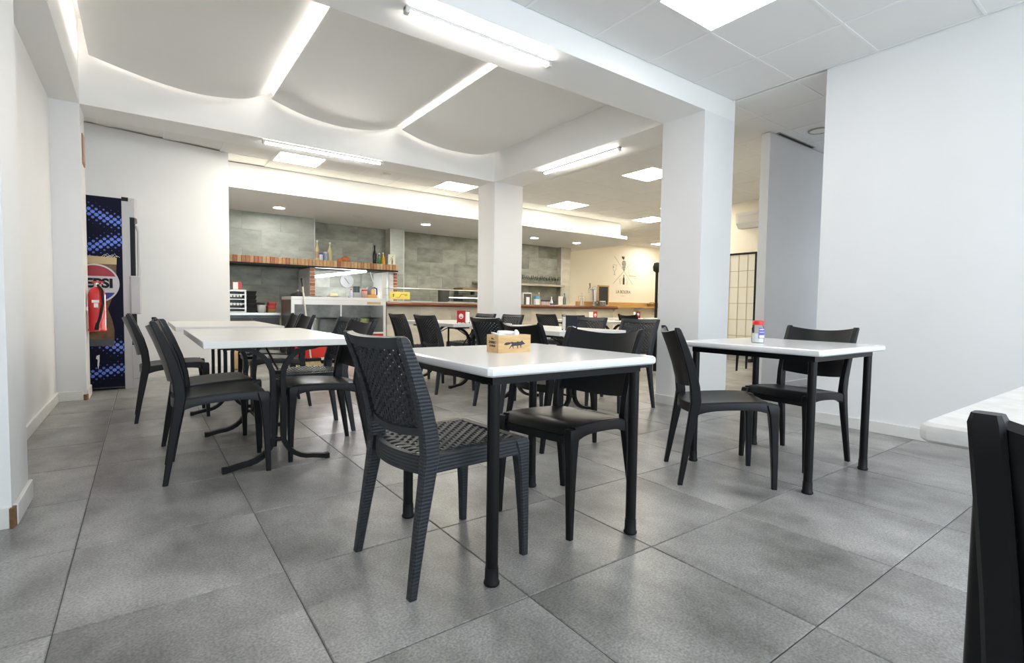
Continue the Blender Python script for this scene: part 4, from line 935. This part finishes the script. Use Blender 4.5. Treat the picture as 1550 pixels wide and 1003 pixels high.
# on the bar
bottle('water_bottle', 'clear blue water bottle on the bar rim', 7.56, 8.45, BT, .27, .034, glass('water_plastic', (.55, .68, .75), .3), mat('bottle_blue', (.05, .20, .45), .4), group='bottles on the bar')
tag(MB().rbox(7.42, 7.70, 8.36, 8.42, BT, BT+.015, .004).build('yellow_cloth', mat('cloth_yellow', (.66, .62, .28), .8)), 'folded yellow cloth on the bar', 'cloth')
o = thing('bottle_stand', 'wire stand of little oil bottles on the bar', 'stand', (8.10, 8.46, BT))
for x, y in ((-.06, -.05), (.06, -.05), (.06, .05), (-.06, .05)): MB().tube([(x, y, 0), (x, y, .22)], .004, 5).build('wire', steel_m, o)
for z in (.12, .22): MB().tube([(-.06, -.05, z), (.06, -.05, z), (.06, .05, z), (-.06, .05, z), (-.06, -.05, z)], .004, 5).build('wire', steel_m, o)
MB().tube([(0, 0, .22), (0, 0, .30)], .005, 5).build('handle', steel_m, o)
for x in (-.03, .03): MB().lathe([(.022, 0), (.024, .09), (.008, .13), (.008, .17)], (x, 0, .004), 10).build('vial', mat('vial', (.55, .50, .42), .2), o, 40)
o = thing('beer_tap', 'chrome beer tap column on the bar', 'beer tap', (8.46, 8.42, BT))
chrome = mat('chrome', (.75, .75, .75), .12, metal=1); MB().lathe([(.06, 0), (.06, .015), (.035, .03), (.035, .06), (.05, .40), (.05, .43), (.03, .445), (0, .445)], n=18, cap=False).build('column', chrome, o, 40)
MB().tube([(0, -.02, .39), (-.2, -.02, .39)], .022, 10).build('arm', chrome, o, 50); MB().tube([(-.19, -.02, .39), (-.2, -.02, .30)], .014, 8).build('spout', chrome, o, 50); MB().tube([(-.17, -.02, .40), (-.18, -.02, .52)], [.010, .014], 8).build('lever', mat('tap_brown', (.10, .04, .03), .3), o)
for k in range(7): tag(MB().lathe([(.024, 0), (.029, .10), (.027, .10), (.022, .006)], (8.40+.05*k, 8.32-.012*(k % 2), BT), 12).build('tumbler', ggl, smooth=40), 'small tumbler lined up at the foot of the beer tap', 'glass', 'tumblers at the beer tap')
# ---- end wall: ledge, board, painted emblem
o = thing('wooden_ledge', 'long wooden ledge along the cream end wall', 'ledge', (11.9, 10.69, .95)); MB().rbox(-1.9, 1.75, -.36, 0, 0, .045, .004).build('board', ledge_m, o); struct(MB().rbox(10.0, 13.65, 10.68, 10.70, .995, 1.11, .003).build('trim_2', ledge_m), 'wooden upstand behind the ledge')
for x in (-1.6, -.5, .6, 1.5): MB().prism([(-.3, 0), (0, 0), (0, -.22), (-.02, -.22)], 'x', x-.012, x+.012).build('bracket', wht_m, o)
LT = .995
o = thing('chalkboard', 'small chalkboard in a pine frame standing on the ledge', 'chalkboard', (10.90, 10.50, LT)); MB().box(-.19, .19, -.004, .006, .04, .56).build('slate', mat('slate', (.03, .032, .03), .7), o)
for a in ((-.23, -.19, 0, .60), (.19, .23, 0, .60), (-.19, .19, 0, .04), (-.19, .19, .56, .60)): MB().box(a[0], a[1], -.012, .010, a[2], a[3]).build('frame_bar', pine_m, o)
napkin_holder('brown and white napkin holder on the end wall ledge', 10.55, 10.45, LT, 0, nbrn, .12, .10, .15, None)
tag(MB().rbox(10.70, 10.86, 10.36, 10.44, LT, LT+.14, .006).build('white_mug_box', paper_m), 'white square box on the ledge in front of the chalkboard', 'box')
o = thing('bread_basket', 'brown basket at the end of the wooden ledge', 'basket', (13.1, 10.5, LT)); MB().lathe([(.12, 0), (.16, .09), (.15, .09), (.11, .01)], n=18).build('bowl', mat('wicker_brown', (.40, .26, .10), .8, noise=(50, .6, 3, (1, 1, 1))), o, 40); MB().tube([(-.15, 0, .08), (-.08, 0, .13), (.08, 0, .13), (.15, 0, .08)], .012, 6).build('handle', mat('wicker_brown', (.40, .26, .10), .8), o)
wm = bpy.data.objects['wall_bar_end']; YW = 10.698
def decal(poly, m, nm='painted_emblem'): return MB().prism(poly, 'y', YW-.002, YW+.001).build(nm, m, wm)
def line(p, q, w, m=gline_m):
    d = Vector((q[0]-p[0], q[1]-p[1])).normalized(); n = Vector((-d.y, d.x))*w/2
    decal([(p[0]-n.x, p[1]-n.y), (q[0]-n.x, q[1]-n.y), (q[0]+n.x, q[1]+n.y), (p[0]+n.x, p[1]+n.y)], m, 'painted_line')
line((11.55, 2.50), (12.40, 1.67), .012); line((12.49, 2.50), (11.53, 1.68), .012)
gk = mat('grape_ink', (.06, .045, .03), .7)
for r_, (n, z) in enumerate(((3, 2.36), (4, 2.315), (4, 2.27), (3, 2.225), (3, 2.18), (2, 2.135), (1, 2.095))):
    for k in range(n): decal(disc(.020, 0, 10, 11.98+(k-(n-1)/2)*.047, z), gk)
decal([(11.93, 2.43), (11.87, 2.47), (11.90, 2.53), (11.95, 2.50), (11.99, 2.53), (12.0, 2.46), (11.965, 2.42)], gk); line((11.965, 2.42), (11.98, 2.38), .012, gk)
decal([(11.945, 1.66), (12.025, 1.66), (12.025, 1.84), (12.0, 1.89), (12.0, 1.96), (11.97, 1.96), (11.97, 1.89), (11.945, 1.84)], gk)
def outline(P, w=.008, closed=True):
    for i in range(len(P)-(0 if closed else 1)): line(P[i], P[(i+1) % len(P)], w)
outline([(11.50, 2.24), (11.64, 2.24), (11.64, 2.12), (11.60, 2.06), (11.575, 2.05), (11.575, 1.96), (11.61, 1.94), (11.53, 1.94), (11.565, 1.96), (11.565, 2.05), (11.53, 2.06), (11.50, 2.12)])
decal(disc(.018, 0, 10, 11.52, 2.17), gk)
outline([(12.20, 2.20), (12.30, 2.235), (12.45, 2.235), (12.55, 2.20), (12.56, 2.06), (12.52, 1.96), (12.24, 1.96), (12.19, 2.06)]); line((12.19, 2.12), (12.56, 2.12), .008); line((12.21, 1.93), (12.54, 1.93), .02)
for x in (11.83, 12.14): outline([(x-.04, 1.83), (x+.04, 1.83), (x+.035, 1.76), (x+.005, 1.74), (x+.005, 1.67), (x-.005, 1.67), (x-.005, 1.74), (x-.035, 1.76)], .006)
t_ = stand_text('painted_lettering', 'LA BOLERA', .135, mat('letter_grey', (.14, .13, .12), .7), wm, (11.98, YW-.002, 1.43), 0, .95); line((11.88, 1.31), (12.06, 1.31), .008)
# ---- beyond the column: stand, paper screen, air conditioner
o = thing('coat_stand', 'black coat stand with a rounded head by the wooden ledge', 'coat stand', (8.52, 6.72, 0)); MB().lathe([(.20, 0), (.20, .02), (.03, .04)], n=20).build('base', blackm_m, o); MB().tube([(0, 0, .02), (0, 0, 1.75)], .03, 10).build('pole', blackm_m, o); MB().lathe([(.02, 1.66), (.075, 1.70), (.085, 1.78), (.06, 1.86), (0, 1.88)], n=16, cap=False).build('head', blackm_m, o, 50)
o = thing('paper_screen', 'paper screen with dark frame and thin lattice by the partition', 'screen', (8.80, 5.1, 0))
pp = mat('rice_paper', (.80, .78, .68), .8); sl = mat('lattice', (.50, .42, .25), .6)
for y0 in (-.32, .39):
    w = .68
    for a in ((y0, y0+.035, .06, 1.96), (y0+w-.035, y0+w, .06, 1.96), (y0+.035, y0+w-.035, 1.925, 1.96), (y0+.035, y0+w-.035, .12, .17)): MB().box(-.014, .014, a[0], a[1], a[2], a[3]).build('frame_bar', blackm_m, o)
    MB().box(.002, .005, y0+.035, y0+w-.035, .17, 1.925).build('paper_sheet', pp, o)
    for k in range(1, 4): MB().box(-.005, .0015, y0+w*k/4-.005, y0+w*k/4+.005, .17, 1.925).build('slat', sl, o)
    for k in range(1, 6): MB().box(-.005, .0015, y0+.035, y0+w-.035, .17+.2925*k-.005, .17+.2925*k+.005).build('slat', sl, o)
    for y in (y0+.02, y0+w-.02): MB().box(-.12, .08, y-.02, y+.02, 0, .06).build('foot', blackm_m, o)
o = thing('air_conditioner', 'white wall air conditioner above the paper screen', 'air conditioner', (8.9, 4.72, 2.40))
MB().prism([(.0, 0), (0, .27), (-.17, .27), (-.20, .22), (-.18, .08), (-.10, 0)], 'y', -.45, .44).build('body', wht_m, o)
o2 = o; 
MB().add([(-.186, -.40, .09), (-.186, .39, .09), (-.2, .39, .21), (-.2, -.40, .21), (-.192, -.40, .09), (-.192, .39, .09), (-.206, .39, .21), (-.206, -.40, .21)], [(0, 1, 2, 3), (7, 6, 5, 4), (0, 4, 5, 1), (1, 5, 6, 2), (2, 6, 7, 3), (3, 7, 4, 0)]).build('front_flap', mat('flap', (.74, .72, .66), .4), o)

o = thing('wall_plaque', 'narrow reddish plaque on the side of the pilaster above the fridge', 'plaque', (-.43, 6.36, 2.20))
MB().rbox(0, .010, -.10, .10, 0, .28, .003).build('board', mat('plaque_brown', (.35, .20, .14), .6), o); MB().box(.010, .012, -.085, .085, .02, .26).build('face', mat('plaque_face', (.45, .30, .24), .6), o)
o = thing('vent_slot', 'narrow dark ceiling slot along the partition wall', 'vent', (6.15, 2.935, CZ-.008))
MB().box(-.42, .42, -.03, .012, 0, .008).build('frame', gline_m, o); MB().box(-.40, .40, -.024, .006, -.002, 0).build('slot', blackm_m, o)
